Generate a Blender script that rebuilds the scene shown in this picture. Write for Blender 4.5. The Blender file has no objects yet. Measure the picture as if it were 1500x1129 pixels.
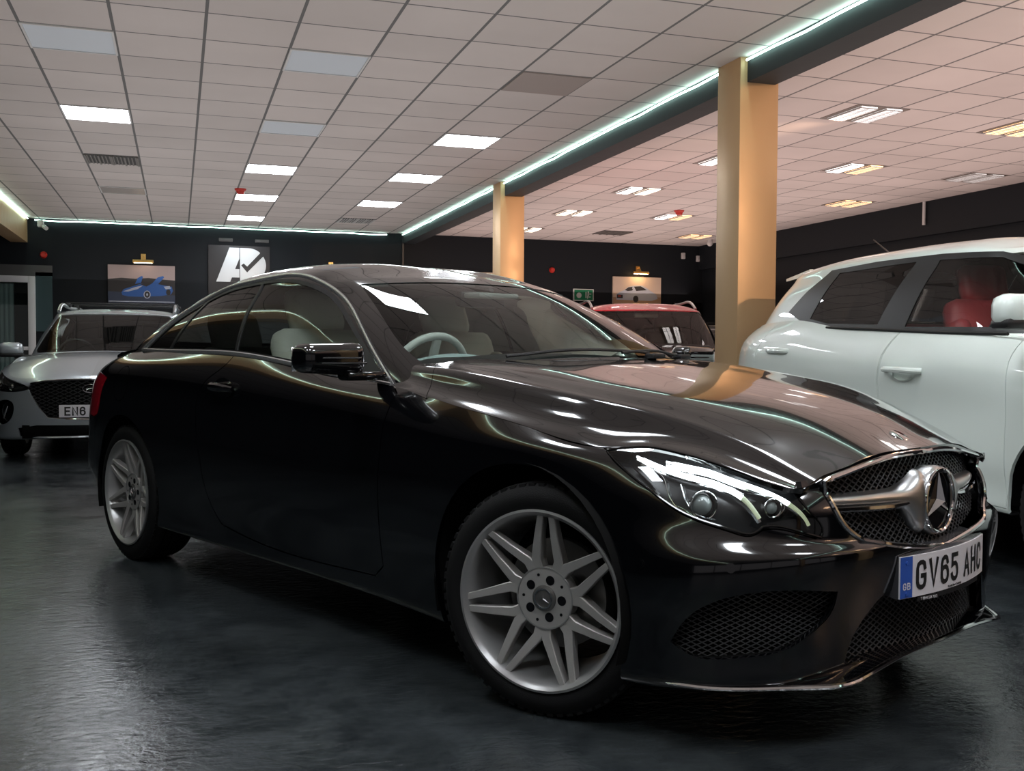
import bpy, bmesh, math, random
import numpy as np
from mathutils import Vector, Matrix
from mathutils.bvhtree import BVHTree
from mathutils.geometry import interpolate_bezier

random.seed(7)
PI = math.pi
SC = bpy.context.scene
COL = SC.collection

# ------------------------------------------------------------------ materials
MATS = {}
def mat(name, color=(0.5, 0.5, 0.5), rough=0.5, metal=0.0, coat=0.0, emit=None, emit_s=0.0, spec=0.5, ior=1.5, coat_rough=0.03, bump=None):
    if name in MATS:
        return MATS[name]
    m = bpy.data.materials.new(name); m.use_nodes = True
    nt = m.node_tree; b = nt.nodes['Principled BSDF']
    b.inputs['Base Color'].default_value = (*color, 1)
    b.inputs['Roughness'].default_value = rough
    b.inputs['Metallic'].default_value = metal
    b.inputs['IOR'].default_value = ior
    b.inputs['Specular IOR Level'].default_value = spec
    b.inputs['Coat Weight'].default_value = coat
    b.inputs['Coat Roughness'].default_value = coat_rough
    if emit:
        b.inputs['Emission Color'].default_value = (*emit, 1)
        b.inputs['Emission Strength'].default_value = emit_s
    if bump:
        n = nt.nodes.new('ShaderNodeTexNoise'); n.inputs['Scale'].default_value = bump[0]
        n.inputs['Detail'].default_value = 6
        tc = nt.nodes.new('ShaderNodeTexCoord'); nt.links.new(tc.outputs['Object'], n.inputs['Vector'])
        bp = nt.nodes.new('ShaderNodeBump'); bp.inputs['Strength'].default_value = bump[1]
        bp.inputs['Distance'].default_value = 0.01
        nt.links.new(n.outputs['Fac'], bp.inputs['Height']); nt.links.new(bp.outputs['Normal'], b.inputs['Normal'])
    MATS[name] = m
    return m

def glass_mat(name, tint=(0.8, 0.85, 0.83), ior=1.5, gcol=(1, 1, 1), boost=1.0):
    """thin automotive glass: a tinted see-through layer under a fresnel reflection"""
    m = bpy.data.materials.new(name); m.use_nodes = True
    nt = m.node_tree; nt.nodes.clear()
    out = nt.nodes.new('ShaderNodeOutputMaterial'); mix = nt.nodes.new('ShaderNodeMixShader')
    tr = nt.nodes.new('ShaderNodeBsdfTransparent'); gl = nt.nodes.new('ShaderNodeBsdfGlossy')
    fr = nt.nodes.new('ShaderNodeFresnel'); fr.inputs['IOR'].default_value = ior
    tr.inputs['Color'].default_value = (*tint, 1); gl.inputs['Color'].default_value = (*gcol, 1)
    gl.inputs['Roughness'].default_value = 0.0
    mu = nt.nodes.new('ShaderNodeMath'); mu.operation = 'MULTIPLY'; mu.inputs[1].default_value = boost; mu.use_clamp = True
    nt.links.new(fr.outputs[0], mu.inputs[0]); nt.links.new(mu.outputs[0], mix.inputs[0])
    nt.links.new(tr.outputs[0], mix.inputs[1]); nt.links.new(gl.outputs[0], mix.inputs[2])
    nt.links.new(mix.outputs[0], out.inputs[0])
    MATS[name] = m
    return m

# ------------------------------------------------------------------ objects
def link_mesh(name, verts, faces, material, parent=None, smooth=True, normals=None, mats=None, fmat=None):
    me = bpy.data.meshes.new(name)
    me.from_pydata([tuple(v) for v in verts], [], [tuple(f) for f in faces])
    for mm in (mats or [material]):
        me.materials.append(mm)
    if fmat is not None:
        me.polygons.foreach_set('material_index', fmat)
    me.polygons.foreach_set('use_smooth', [smooth] * len(me.polygons))
    me.update()
    if normals is not None:
        me.normals_split_custom_set_from_vertices([tuple(n) for n in normals])
    o = bpy.data.objects.new(name, me); COL.objects.link(o)
    if parent is not None:
        o.parent = parent
    return o

class MB:
    """collects simple solids into one mesh"""
    def __init__(s): s.v = []; s.f = []; s.m = []; s.cur = 0
    def add(s, vs, fs, M=None):
        b = len(s.v)
        for v in vs:
            v = Vector(v)
            s.v.append(M @ v if M is not None else v)
        for f in fs:
            s.f.append([b + i for i in f]); s.m.append(s.cur)
    def box(s, c, d, M=None, bev=0.0):
        x, y, z = (a / 2 for a in d); c = Vector(c)
        if bev <= 0:
            vs = [c + Vector((sx * x, sy * y, sz * z)) for sz in (-1, 1) for sx, sy in ((-1, -1), (1, -1), (1, 1), (-1, 1))]
            s.add(vs, [(3, 2, 1, 0), (4, 5, 6, 7), (0, 1, 5, 4), (1, 2, 6, 5), (2, 3, 7, 6), (3, 0, 4, 7)], M); return
        bm = bmesh.new(); bmesh.ops.create_cube(bm, size=1)
        for v in bm.verts: v.co = Vector((v.co.x * 2 * x, v.co.y * 2 * y, v.co.z * 2 * z)) + c
        bmesh.ops.bevel(bm, geom=list(bm.edges), offset=bev, segments=2, affect='EDGES', profile=0.5)
        s.frombm(bm, M); bm.free()
    def frombm(s, bm, M=None):
        bm.verts.index_update()
        s.add([v.co.copy() for v in bm.verts], [[v.index for v in f.verts] for f in bm.faces], M)
    def cyl(s, a, b, r, r2=None, n=16, caps=True):
        a, b = Vector(a), Vector(b); r2 = r if r2 is None else r2
        d = (b - a).normalized(); u = d.orthogonal().normalized(); w = d.cross(u)
        vs = []
        for p, rr in ((a, r), (b, r2)):
            for i in range(n):
                t = 2 * PI * i / n; vs.append(p + u * math.cos(t) * rr + w * math.sin(t) * rr)
        fs = [(i, (i + 1) % n, n + (i + 1) % n, n + i) for i in range(n)]
        if caps: fs += [tuple(range(n))[::-1], tuple(range(n, 2 * n))]
        s.add(vs, fs)
    def tube(s, pts, r, n=8, closed=False, flat=1.0, up=None):
        pts = [Vector(p) for p in pts]; N = len(pts); rs = r if isinstance(r, (list, tuple)) else [r] * N
        vs = []; prev = None
        for i, p in enumerate(pts):
            if closed: d = pts[(i + 1) % N] - pts[i - 1]
            else: d = pts[min(i + 1, N - 1)] - pts[max(i - 1, 0)]
            d.normalize()
            if up is not None:
                u = Vector(up) - d * Vector(up).dot(d); u.normalize()
            elif prev is None: u = d.orthogonal().normalized()
            else: u = (prev - d * prev.dot(d)).normalized()
            prev = u; w = d.cross(u)
            for k in range(n):
                t = 2 * PI * k / n; vs.append(p + u * math.cos(t) * rs[i] + w * math.sin(t) * rs[i] * flat)
        fs = []
        for i in range(N if closed else N - 1):
            j = (i + 1) % N
            for k in range(n):
                l = (k + 1) % n; fs.append((i * n + k, i * n + l, j * n + l, j * n + k))
        if not closed: fs += [tuple(range(n))[::-1], tuple(range((N - 1) * n, N * n))]
        s.add(vs, fs)
    def lathe(s, prof, M=None, n=64, axis='y', close=False):
        """prof: (r, h) about an axis"""
        vs = []; P = len(prof)
        for i in range(n):
            t = 2 * PI * i / n; c, q = math.cos(t), math.sin(t)
            for r, h in prof:
                vs.append((r * c, h, r * q) if axis == 'y' else (r * c, r * q, h))
        fs = []
        for i in range(n):
            j = (i + 1) % n
            for k in range(P if close else P - 1):
                l = (k + 1) % P
                fs.append((i * P + k, i * P + l, j * P + l, j * P + k))
        s.add(vs, fs, M)
    def prism(s, poly, a0, a1, axis='y', M=None):
        """poly of (u,v); extruded from a0 to a1 along axis"""
        n = len(poly)
        def P(u, v, a): return {'y': (u, a, v), 'x': (a, u, v), 'z': (u, v, a)}[axis]
        vs = [P(u, v, a0) for u, v in poly] + [P(u, v, a1) for u, v in poly]
        fs = [tuple(range(n)), tuple(range(2 * n - 1, n - 1, -1))] + [(i, n + i, n + (i + 1) % n, (i + 1) % n) for i in range(n)]
        s.add(vs, fs, M)
    def build(s, name, material, parent=None, smooth=True, angle=35, mats=None):
        me = bpy.data.meshes.new(name)
        me.from_pydata([tuple(v) for v in s.v], [], s.f)
        for mm in (mats or [material]): me.materials.append(mm)
        if mats: me.polygons.foreach_set('material_index', s.m)
        bm = bmesh.new(); bm.from_mesh(me); bmesh.ops.recalc_face_normals(bm, faces=bm.faces)
        for e in bm.edges:
            e.smooth = len(e.link_faces) == 2 and e.calc_face_angle(0) < math.radians(angle)
        bm.to_mesh(me); bm.free()
        me.polygons.foreach_set('use_smooth', [smooth] * len(me.polygons)); me.update()
        o = bpy.data.objects.new(name, me); COL.objects.link(o)
        if parent is not None: o.parent = parent
        return o

def empty(name, loc=(0, 0, 0), rotz=0.0, parent=None):
    o = bpy.data.objects.new(name, None); COL.objects.link(o); o.location = loc
    o.rotation_euler = (0, 0, rotz); o.empty_display_size = 0.2
    if parent is not None: o.parent = parent
    return o
def tag(o, label, cat, group=None, kind=None):
    if label: o['label'] = label
    if cat: o['category'] = cat
    if group: o['group'] = group
    if kind: o['kind'] = kind
    return o
def struct(o): o['kind'] = 'structure'; return o
def copy_tree(o, parent=None):
    c = o.copy(); COL.objects.link(c)
    if parent is not None:
        c.parent = parent
        c.matrix_parent_inverse = o.matrix_parent_inverse.copy()
    for ch in list(o.children):
        copy_tree(ch, c)
    return c

# ------------------------------------------------------------------ splines and lofts
def nspline(t, P):
    """natural cubic spline through P (n x d) at knots t; returns callable"""
    t = np.asarray(t, float); P = np.asarray(P, float); n = len(t)
    if t[0] > t[-1]: t = t[::-1]; P = P[::-1]
    if P.ndim == 1: P = P[:, None]; flat = True
    else: flat = False
    if n == 2: M = np.zeros_like(P)
    else:
        h = np.diff(t); A = np.zeros((n, n)); b = np.zeros_like(P); A[0, 0] = A[-1, -1] = 1
        for i in range(1, n - 1):
            A[i, i - 1] = h[i - 1]; A[i, i] = 2 * (h[i - 1] + h[i]); A[i, i + 1] = h[i]
            b[i] = 6 * ((P[i + 1] - P[i]) / h[i] - (P[i] - P[i - 1]) / h[i - 1])
        M = np.linalg.solve(A, b)
    h = np.diff(t)
    def f(x):
        x = np.atleast_1d(np.asarray(x, float)); i = np.clip(np.searchsorted(t, x, side='right') - 1, 0, n - 2)
        hh = h[i][:, None]; a = (t[i + 1] - x)[:, None] / hh; b_ = (x - t[i])[:, None] / hh
        r = a * P[i] + b_ * P[i + 1] + ((a ** 3 - a) * M[i] + (b_ ** 3 - b_) * M[i + 1]) * hh ** 2 / 6
        return r[:, 0] if flat else r
    return f
def keys(tk, vk, tt):
    return nspline(tk, vk)(tt)

def resample_cols(P, sub):
    """P: rows x cols x 3 -> splined along columns, using mean chord lengths"""
    d = np.linalg.norm(np.diff(P, axis=1), axis=2).mean(axis=0); t = np.concatenate([[0], np.cumsum(d)])
    tt = np.concatenate([np.linspace(t[i], t[i + 1], s, endpoint=False) for i, s in enumerate(sub)] + [[t[-1]]])
    R = P.shape[0]
    f = nspline(t, P.transpose(1, 0, 2).reshape(P.shape[1], R * 3))
    return f(tt).reshape(len(tt), R, 3).transpose(1, 0, 2)
def resample(P, subc, subr, crease=()):
    P = resample_cols(np.asarray(P, float), subc)
    Q = P.transpose(1, 0, 2)
    br = [0] + sorted(crease) + [P.shape[0] - 1]; out = []
    for a, b in zip(br[:-1], br[1:]):
        r = resample_cols(Q[:, a:b + 1], subr[a:b])
        out.append(r if a == 0 else r[:, 1:])
    return np.concatenate(out, axis=1).transpose(1, 0, 2)

class Surf:
    """an open surface patch on the near (-y) half of a car that can be cut by outlines"""
    def __init__(s, G, flip=False):
        R, C = G.shape[:2]
        s.bm = bmesh.new(); vs = [s.bm.verts.new(p) for p in G.reshape(-1, 3)]
        for i in range(R - 1):
            for j in range(C - 1):
                q = [vs[i * C + j], vs[i * C + j + 1], vs[(i + 1) * C + j + 1], vs[(i + 1) * C + j]]
                if flip: q.reverse()
                try: s.bm.faces.new(q)
                except ValueError: pass
        bmesh.ops.remove_doubles(s.bm, verts=s.bm.verts, dist=2e-5)
        bmesh.ops.dissolve_degenerate(s.bm, dist=1e-6, edges=s.bm.edges)
        s.G = G; s.flip = flip
        du = np.gradient(G, axis=1); dv = np.gradient(G, axis=0)
        n = np.cross(du, dv); ln = np.linalg.norm(n, axis=2, keepdims=True); n = n / np.maximum(ln, 1e-12)
        if flip: n = -n
        bad = (ln[..., 0] < 1e-9)
        for i, j in zip(*np.nonzero(bad)):
            jj = j + 1 if j < C - 1 else j - 1; ii = i if not bad[i, jj] else (i - 1 if i > 0 else i + 1)
            n[i, j] = n[ii, jj]
        s.N = n.reshape(-1, 3)
        V = G.reshape(-1, 3); tris = []
        for i in range(R - 1):
            for j in range(C - 1):
                a = i * C + j; tris += [(a, a + 1, a + C + 1), (a, a + C + 1, a + C)]
        s.V = V; s.T = tris
        s.bvh = BVHTree.FromPolygons([Vector(v) for v in V], tris)
    def normal_at(s, p):
        loc, no, idx, d = s.bvh.find_nearest(p)
        if idx is None: return Vector((0, -1, 0))
        a, b, c = s.T[idx]; A, B, Cc = (Vector(s.V[k]) for k in (a, b, c))
        v0, v1, v2 = B - A, Cc - A, loc - A
        d00, d01, d11, d20, d21 = v0.dot(v0), v0.dot(v1), v1.dot(v1), v2.dot(v0), v2.dot(v1)
        den = d00 * d11 - d01 * d01
        if abs(den) < 1e-16: return Vector(s.N[a])
        w1 = (d11 * d20 - d01 * d21) / den; w2 = (d00 * d21 - d01 * d20) / den; w0 = 1 - w1 - w2
        n = Vector(s.N[a]) * w0 + Vector(s.N[b]) * w1 + Vector(s.N[c]) * w2
        return n.normalized()
    def _basis(s, d):
        d = Vector(d).normalized(); up = Vector((0, 0, 1)) if abs(d.z) < 0.9 else Vector((1, 0, 0))
        u = up.cross(d).normalized(); v = d.cross(u)
        return d, u, v
    def cut(s, poly, d, facing=0.05, lim=None):
        """knife the surface along the outline poly (3-D points) seen along d; returns the faces inside"""
        d, u, v = s._basis(d); P = [(Vector(p).dot(u), Vector(p).dot(v)) for p in poly]; n = len(P)
        eps = 1e-5
        def ok(f):
            if lim and not lim(f.calc_center_median()): return False
            return f.normal.dot(d) < -facing
        s.bm.normal_update()
        for i in range(n):
            a, b = Vector(P[i]), Vector(P[(i + 1) % n]); e = b - a
            if e.length < 1e-6: continue
            x0, x1 = min(a.x, b.x) - 1e-4, max(a.x, b.x) + 1e-4; y0, y1 = min(a.y, b.y) - 1e-4, max(a.y, b.y) + 1e-4
            nn = Vector((-e.y, e.x)).normalized(); fs = []
            for f in s.bm.faces:
                if not ok(f): continue
                q = [(w.co.dot(u), w.co.dot(v)) for w in f.verts]
                if max(t[0] for t in q) < x0 or min(t[0] for t in q) > x1 or max(t[1] for t in q) < y0 or min(t[1] for t in q) > y1: continue
                sd = [nn.x * (t[0] - a.x) + nn.y * (t[1] - a.y) for t in q]
                if max(sd) < eps or min(sd) > -eps: continue
                fs.append(f)
            if not fs: continue
            es = {e_ for f in fs for e_ in f.edges}; vv = {w for f in fs for w in f.verts}
            bmesh.ops.bisect_plane(s.bm, geom=fs + list(es) + list(vv), dist=1e-7, plane_co=u * a.x + v * a.y, plane_no=(u * nn.x + v * nn.y), clear_inner=False, clear_outer=False)
        s.bm.normal_update()
        return [f for f in s.bm.faces if ok(f) and s._in(f.calc_center_median(), u, v, P)]
    @staticmethod
    def _in(p, u, v, P):
        x, y = p.dot(u), p.dot(v); c = False; n = len(P); j = n - 1
        for i in range(n):
            xi, yi = P[i]; xj, yj = P[j]
            if (yi > y) != (yj > y) and x < (xj - xi) * (y - yi) / (yj - yi) + xi: c = not c
            j = i
        return c
    def take(s, faces):
        """detach faces as plain (verts, faces) data"""
        idx = {}; V = []; F = []
        for f in faces:
            q = []
            for w in f.verts:
                if w not in idx: idx[w] = len(V); V.append(w.co.copy())
                q.append(idx[w])
            F.append(q)
        if faces: bmesh.ops.delete(s.bm, geom=faces, context='FACES')
        return V, F
    def piece(s, poly, d, gap=0.0, **k):
        """cut a panel out; a gap (metres) of body is removed round it"""
        if gap > 0:
            outer = offset_poly(poly, d, gap, s); s.cut(outer, d, **k)
            inner = s.cut(poly, d, **k); data = s.take(inner)
            rest = s.cut(outer, d, **k); s.take(rest)
            return data
        return s.take(s.cut(poly, d, **k))
    def rest(s):
        return s.take(list(s.bm.faces))

def offset_poly(poly, d, g, surf):
    d, u, v = surf._basis(d); P = [Vector((Vector(p).dot(u), Vector(p).dot(v))) for p in poly]; n = len(P)
    area = sum(P[i].x * P[(i + 1) % n].y - P[(i + 1) % n].x * P[i].y for i in range(n)); sg = 1 if area > 0 else -1
    out = []
    for i in range(n):
        e1 = (P[i] - P[i - 1]).normalized(); e2 = (P[(i + 1) % n] - P[i]).normalized()
        n1 = Vector((e1.y, -e1.x)) * sg; n2 = Vector((e2.y, -e2.x)) * sg; m = (n1 + n2)
        if m.length < 1e-6: m = n1
        m.normalize(); k = g / max(0.4, m.dot(n1))
        q = P[i] + m * k; out.append(u * q.x + v * q.y)
    return out

def smooth_poly(pts, corners=(), n=6):
    """closed outline through pts, splined except at the given corner indices"""
    pts = [np.array(p, float) for p in pts]; N = len(pts); cs = sorted(corners)
    out = []
    if not cs:
        ext = pts[-3:] + pts + pts[:4]; t = np.concatenate([[0], np.cumsum([np.linalg.norm(ext[i + 1] - ext[i]) for i in range(len(ext) - 1)])])
        f = nspline(t, np.array(ext))
        for i in range(N):
            for k in range(n): out.append(f(t[i + 3] + (t[i + 4] - t[i + 3]) * k / n)[0])
        return [Vector(o) for o in out]
    for a, b in zip(cs, cs[1:] + [cs[0] + N]):
        seg = [pts[i % N] for i in range(a, b + 1)]
        t = np.concatenate([[0], np.cumsum([max(1e-6, np.linalg.norm(seg[i + 1] - seg[i])) for i in range(len(seg) - 1)])])
        if len(seg) == 2: out.append(seg[0]); continue
        f = nspline(t, np.array(seg))
        for i in range(len(seg) - 1):
            for k in range(n): out.append(f(t[i] + (t[i + 1] - t[i]) * k / n)[0])
    return [Vector(o) for o in out]
def smooth_line(pts, n=8):
    pts = [np.array(p, float) for p in pts]
    t = np.concatenate([[0], np.cumsum([np.linalg.norm(pts[i + 1] - pts[i]) for i in range(len(pts) - 1)])])
    f = nspline(t, np.array(pts)); return [Vector(p) for p in f(np.linspace(0, t[-1], (len(pts) - 1) * n + 1))]

def panel(name, data, surf, material, parent, thick=0.012, mirror=None, weld=False, lift=0.0, rim=None):
    """turn cut-out faces into a panel with folded edges. mirror: None, 'only' or 'both' (both halves in one mesh)"""
    V, F = data
    N = [surf.normal_at(p) for p in V]
    if lift: V = [p + n * lift for p, n in zip(V, N)]
    verts, faces, norms, fm = [], [], [], []
    def shell(V, F, N, flip):
        b = len(verts); verts.extend(V); norms.extend(N)
        faces.extend([[b + i for i in (f[::-1] if flip else f)] for f in F]); fm.extend([0] * len(F))
        if thick:
            b2 = len(verts); verts.extend([p - n * thick for p, n in zip(V, N)]); norms.extend([-n for n in N])
            faces.extend([[b2 + i for i in (f if flip else f[::-1])] for f in F]); fm.extend([1] * len(F))
            cnt = {}
            for f in F:
                for i in range(len(f)):
                    a, c = f[i], f[(i + 1) % len(f)]; cnt[(a, c)] = 1
            for (a, c) in list(cnt):
                if (c, a) in cnt: continue
                if weld and abs(V[a].y) < 1e-4 and abs(V[c].y) < 1e-4: continue
                e = (V[c] - V[a]);
                if e.length < 1e-9: continue
                mn = e.cross(N[a] + N[c])
                if mn.length < 1e-12: continue
                mn.normalize()
                if flip: mn = -mn
                b3 = len(verts); verts.extend([V[a], V[c], V[c] - N[c] * thick, V[a] - N[a] * thick]); norms.extend([mn] * 4)
                q = [b3 + 3, b3 + 2, b3 + 1, b3]
                faces.append(q[::-1] if flip else q); fm.append(1 if rim else 0)
    if mirror != 'only': shell(V, F, N, False)
    if mirror in ('only', 'both'):
        my = lambda p: Vector((p.x, -p.y, p.z))
        shell([my(p) for p in V], F, [my(n) for n in N], True)
    mats = [material, MATS.get('underside', material)]
    return link_mesh(name, verts, faces, None, parent, True, norms, mats, fm)
# ------------------------------------------------------------------ the black coupe: surfaces (near half, y < 0)
def coupe_band():
    base = np.array([(.803,0),(.798,.2),(.778,.40),(.725,.56),(.64,.68),(.53,.77),(.40,.83),(.22,.868),(0,.885),(-.3,.885),(-.6,.88),
        (-1.0,.88),(-1.5,.882),(-2.0,.885),(-2.4,.89),(-2.76,.896),(-3.06,.875),(-3.33,.83),(-3.56,.745),(-3.72,.60),(-3.80,.33),(-3.82,0)])
    ext = np.concatenate([[base[1] * (1, -1)], base, [base[-2] * (1, -1)]])
    tg = ext[2:] - ext[:-2]; tg /= np.linalg.norm(tg, axis=1, keepdims=True)
    nrm = np.stack([-tg[:, 1], tg[:, 0]], 1) * -1
    c = np.arange(22.0); K = [0, 3, 5, 8, 11, 15, 18, 21]
    rows = [  # offset inwards, height
        ([.13, .13, .12, .09, .09, .09, .20, .24], [.185, .175, .165, .17, .19, .20, .22, .22]),
        ([.045, .035, .02, .02, .035, .02, .09, .13], [.19, .175, .165, .17, .195, .205, .21, .21]),
        ([.03, .025, .01, .008, .028, .010, .045, .05], [.25, .24, .23, .235, .26, .265, .30, .31]),
        ([.015, .01, .0, .0, .018, .003, .0, .005], [.36, .36, .36, .36, .36, .38, .40, .42]),
        ([-.005, -.004, 0, 0, .004, 0, 0, 0], [.50, .50, .49, .48, .48, .50, .52, .55]),
        ([.022, .026, .032, .001, 0, -.004, .005, .02], [.535, .535, .56, .60, .60, .62, .64, .66]),
        ([.037, .040, .055, .008, .007, -.002, .02, .05], [.61, .60, .635, .68, .70, .74, .76, .77]),
        ([.055, .060, .082, .015, .016, .008, .04, .075], [.665, .645, .685, .73, .775, .84, .84, .83]),
        ([.066, .072, .100, .030, .042, .040, .085, .10], [.700, .665, .712, .765, .855, .925, .905, .875])]
    G = []
    for off, z in rows:
        o = keys(K, off, c); zz = keys(K, z, c)
        xy = base - nrm * o[:, None]
        G.append(np.stack([xy[:, 0], -xy[:, 1], zz], 1))
    top = np.array([(.735,0),(.727,.2),(.708,.40),(.684,.57),(.60,.632),(.48,.68),(.36,.722),(.245,.79),(0,.832),(-.3,.838),(-.6,.81),
        (-1.0,.79),(-1.5,.79),(-2.0,.79),(-2.4,.783),(-2.76,.765),(-3.1,.72),(-3.35,.66),(-3.55,.58),(-3.68,.45),(-3.73,.25),(-3.74,0)])
    tz = np.array([0] * 11 + [.915, .965, .993, 1.0, 1.0, .99, .965, .935, .918, .915, .915])
    tz[:11] = [coupe_hood_z(x, w) for x, w in top[:11]]
    G.append(np.stack([top[:, 0], -top[:, 1], tz], 1))
    G = np.array(G); G[:, 0, 1] = 0; G[:, -1, 1] = 0
    return G

_HX = [-.80, -.62, -.45, -.2, 0, .2, .4, .55, .66, .75, .82]
_HL = {0: [1.013, 1.003, .988, .962, .935, .903, .863, .820, .776, .736, .70], .2: [1.012, 1.002, .985, .960, .933, .902, .861, .815, .770, .730, .69],
       .40: [1.000, .990, .976, .952, .925, .893, .848, .796, .738, .702, .66]}
_hl = {k: nspline(_HX, v) for k, v in _HL.items()}
_wr = nspline([-.82, -.58, -.32, -.09, .15, .325, .45, .55, .66, .75, .84], [.69, .735, .745, .735, .70, .622, .565, .535, .515, .505, .50])
_zr = nspline([-.82, -.58, -.32, -.09, .15, .325, .45, .55, .66, .75, .84], [.968, .954, .934, .904, .870, .831, .792, .755, .705, .665, .62])
_ws = nspline([-.82, -.62, -.49, -.2, .057, .16, .25, .32, .38, .447, .534, .611, .684, .76, .84], [.79, .812, .824, .843, .824, .808, .785, .742, .716, .690, .660, .628, .584, .56, .55])
_zs = nspline([-.82, -.62, -.49, -.2, .057, .16, .25, .32, .38, .447, .534, .611, .684, .76, .84], [.88, .882, .866, .825, .788, .772, .757, .762, .756, .745, .719, .692, .667, .635, .59])
def hood_knots(x):
    wr, zr, ws, zs = (float(f(x)[0]) for f in (_wr, _zr, _ws, _zs)); z2 = float(_hl[.2](x)[0]); z4 = float(_hl[.40](x)[0])
    d, D = ws - wr, zr - zs; wi = wr - .085; zi = zr + .016 + max(0, z4 - zr) * .10
    return [(0, float(_hl[0](x)[0])), (.2, z2), (.5 * (.2 + wi), z2 + (zi - z2) * .36), (wi, zi), (wr - .022, zr + .0055), (wr, zr), (wr + .30 * d, zr - .50 * D), (wr + .62 * d, zr - .80 * D), (ws, zs), (ws + .03, zs - .03)]
def coupe_hood_z(x, w):
    k = hood_knots(x); return float(nspline([a for a, _ in k], [b for _, b in k])(w)[0])

def coupe_hood():
    xs = np.concatenate([np.linspace(-.80, .5, 44), np.linspace(.52, .82, 26)])
    K = np.array([hood_knots(x) for x in xs])       # stations x knots x 2
    P = np.stack([np.repeat(xs[None, :], K.shape[1], 0), -K[:, :, 0].T, K[:, :, 1].T], 2)
    return resample_cols(P.transpose(1, 0, 2), [5, 5, 5, 5, 4, 5, 5, 5, 4]).transpose(1, 0, 2)

def spine_x(gx, a=.22, b=.24):
    return gx[0] - a + (gx - gx[0]) * ((gx[-1] + b) - (gx[0] - a)) / (gx[-1] - gx[0])
def coupe_green():
    b = np.array([(-.38,0,.985),(-.42,.28,.982),(-.53,.53,.972),(-.66,.725,.945),(-.78,.778,.895),(-1.05,.792,.918),(-1.5,.790,.965),(-1.9,.790,.99),
        (-2.3,.785,1.0),(-2.7,.768,1.0),(-3.0,.735,.992),(-3.22,.62,.985),(-3.30,.35,1.0),(-3.32,0,1.005)])
    t = np.array([(-1.20,0,1.305),(-1.21,.22,1.305),(-1.25,.43,1.298),(-1.30,.578,1.283),(-1.38,.617,1.280),(-1.48,.632,1.302),(-1.68,.628,1.320),(-1.92,.612,1.322),
        (-2.2,.605,1.298),(-2.48,.592,1.252),(-2.70,.572,1.218),(-2.82,.50,1.222),(-2.83,.30,1.255),(-2.83,0,1.270)])
    sx = spine_x(t[:, 0])
    zc = nspline([-1.2, -1.35, -1.5, -1.7, -1.95, -2.2, -2.4, -2.6, -2.85], [1.305, 1.348, 1.374, 1.393, 1.400, 1.388, 1.364, 1.330, 1.272])
    bul = np.array([.028, .028, .028, .022, .018, .022, .026, .028, .028, .026, .022, .018, .02, .02])
    rows = []
    side = np.array([0, 0, .1, .5, .9, 1, 1, 1, 1, 1, .9, .5, .1, 0])
    for f in (-.06, 0, .3, .65, .88, 1.0):
        p = b + (t - b) * f
        k = 4 * f * (1 - f) * bul
        p[:, 2] += k * (1 - side); p[:, 1] += k * side
        rows.append(p)
    for f in (.93, .8, .6, .3, 0):
        p = t.copy(); p[:, 1] = t[:, 1] * f; p[:, 0] = t[:, 0] + (sx - t[:, 0]) * (1 - f)
        p[:, 2] = t[:, 2] + (zc(sx) - t[:, 2]) * ((1 - f ** 3) ** .8 * side + (1 - f) * (1 - side))
        if f == 0: p[:, 1] = 0
        rows.append(p)
    G = np.array(rows); G[:, :, 1] *= -1; G[:, 0, 1] = 0; G[:, -1, 1] = 0
    return G
def coupe_deck():
    xs = [-2.9, -3.1, -3.3, -3.5, -3.62, -3.72, -3.80]; W = [.75, .72, .685, .62, .54, .40, .2]
    rows = []
    for f in (0, .3, .6, .85, 1.0):
        rows.append([(x, -w * f, z + (.02 if f < 1 else 0) * (1 - f * f)) for x, w, z in zip(xs, W, [1.01, 1.0, .985, .955, .935, .92, .90])])
    return np.array(rows)
# ------------------------------------------------------------------ shared car materials
glass_mat('tinted_glass', (.68, .74, .71), 1.5)
glass_mat('dark_glass', (.10, .11, .11), 1.5)
glass_mat('clear_lens', (.93, .95, .95), 1.5)
glass_mat('screen_glass', (.80, .88, .84), 1.42)
mat('black_paint', (.0014, .0015, .0022), .12, 0, 1.0, coat_rough=.015, spec=.6)
mat('underside', (.004, .004, .004), .8, spec=.1)
mat('gloss_black', (.004, .004, .004), .06)
mat('satin_black', (.012, .012, .013), .45)
mat('mesh_black', (.045, .045, .048), .30)
mat('rubber', (.005, .005, .0055), .7, spec=.25, bump=(300, .2))
mat('bright_trim', (.80, .80, .80), .22, .85)
mat('plinth', (.05, .05, .055), .22)
mat('chrome', (.75, .75, .76), .07, 1.0)
mat('silver_satin', (.55, .56, .57), .33, 1.0)
mat('wheel_silver', (.38, .38, .38), .34, .6, bump=(60, .06))
mat('wheel_machined', (.47, .455, .44), .42, .5, bump=(14, .35))
mat('brake_steel', (.18, .175, .17), .45, .8)
mat('light_leather', (.86, .82, .74), .5)
mat('grey_leather', (.45, .45, .43), .5)
mat('dash_grey', (.30, .36, .36), .55)
mat('dark_trim', (.02, .02, .022), .5)
mat('headlamp_inner', (.03, .03, .032), .25, .3)
mat('headlamp_chrome', (.7, .7, .7), .12, 1.0)
mat('drl_glow', (.8, .8, .8), .3, emit=(.86, .96, 1.0), emit_s=9)
mat('drl_dim', (.55, .6, .5), .3, emit=(.8, .9, .55), emit_s=.35)
mat('clear_lens_solid', (.25, .28, .28), .03, .0, 1.0)
mat('lamp_red', (.60, .01, .03), .12, coat=1.0)
mat('plate_white', (.78, .76, .80), .35)
mat('plate_black', (.015, .015, .015), .4)
mat('plate_blue', (.03, .10, .45), .35)
mat('star_black', (.004, .004, .005), .05)

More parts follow.
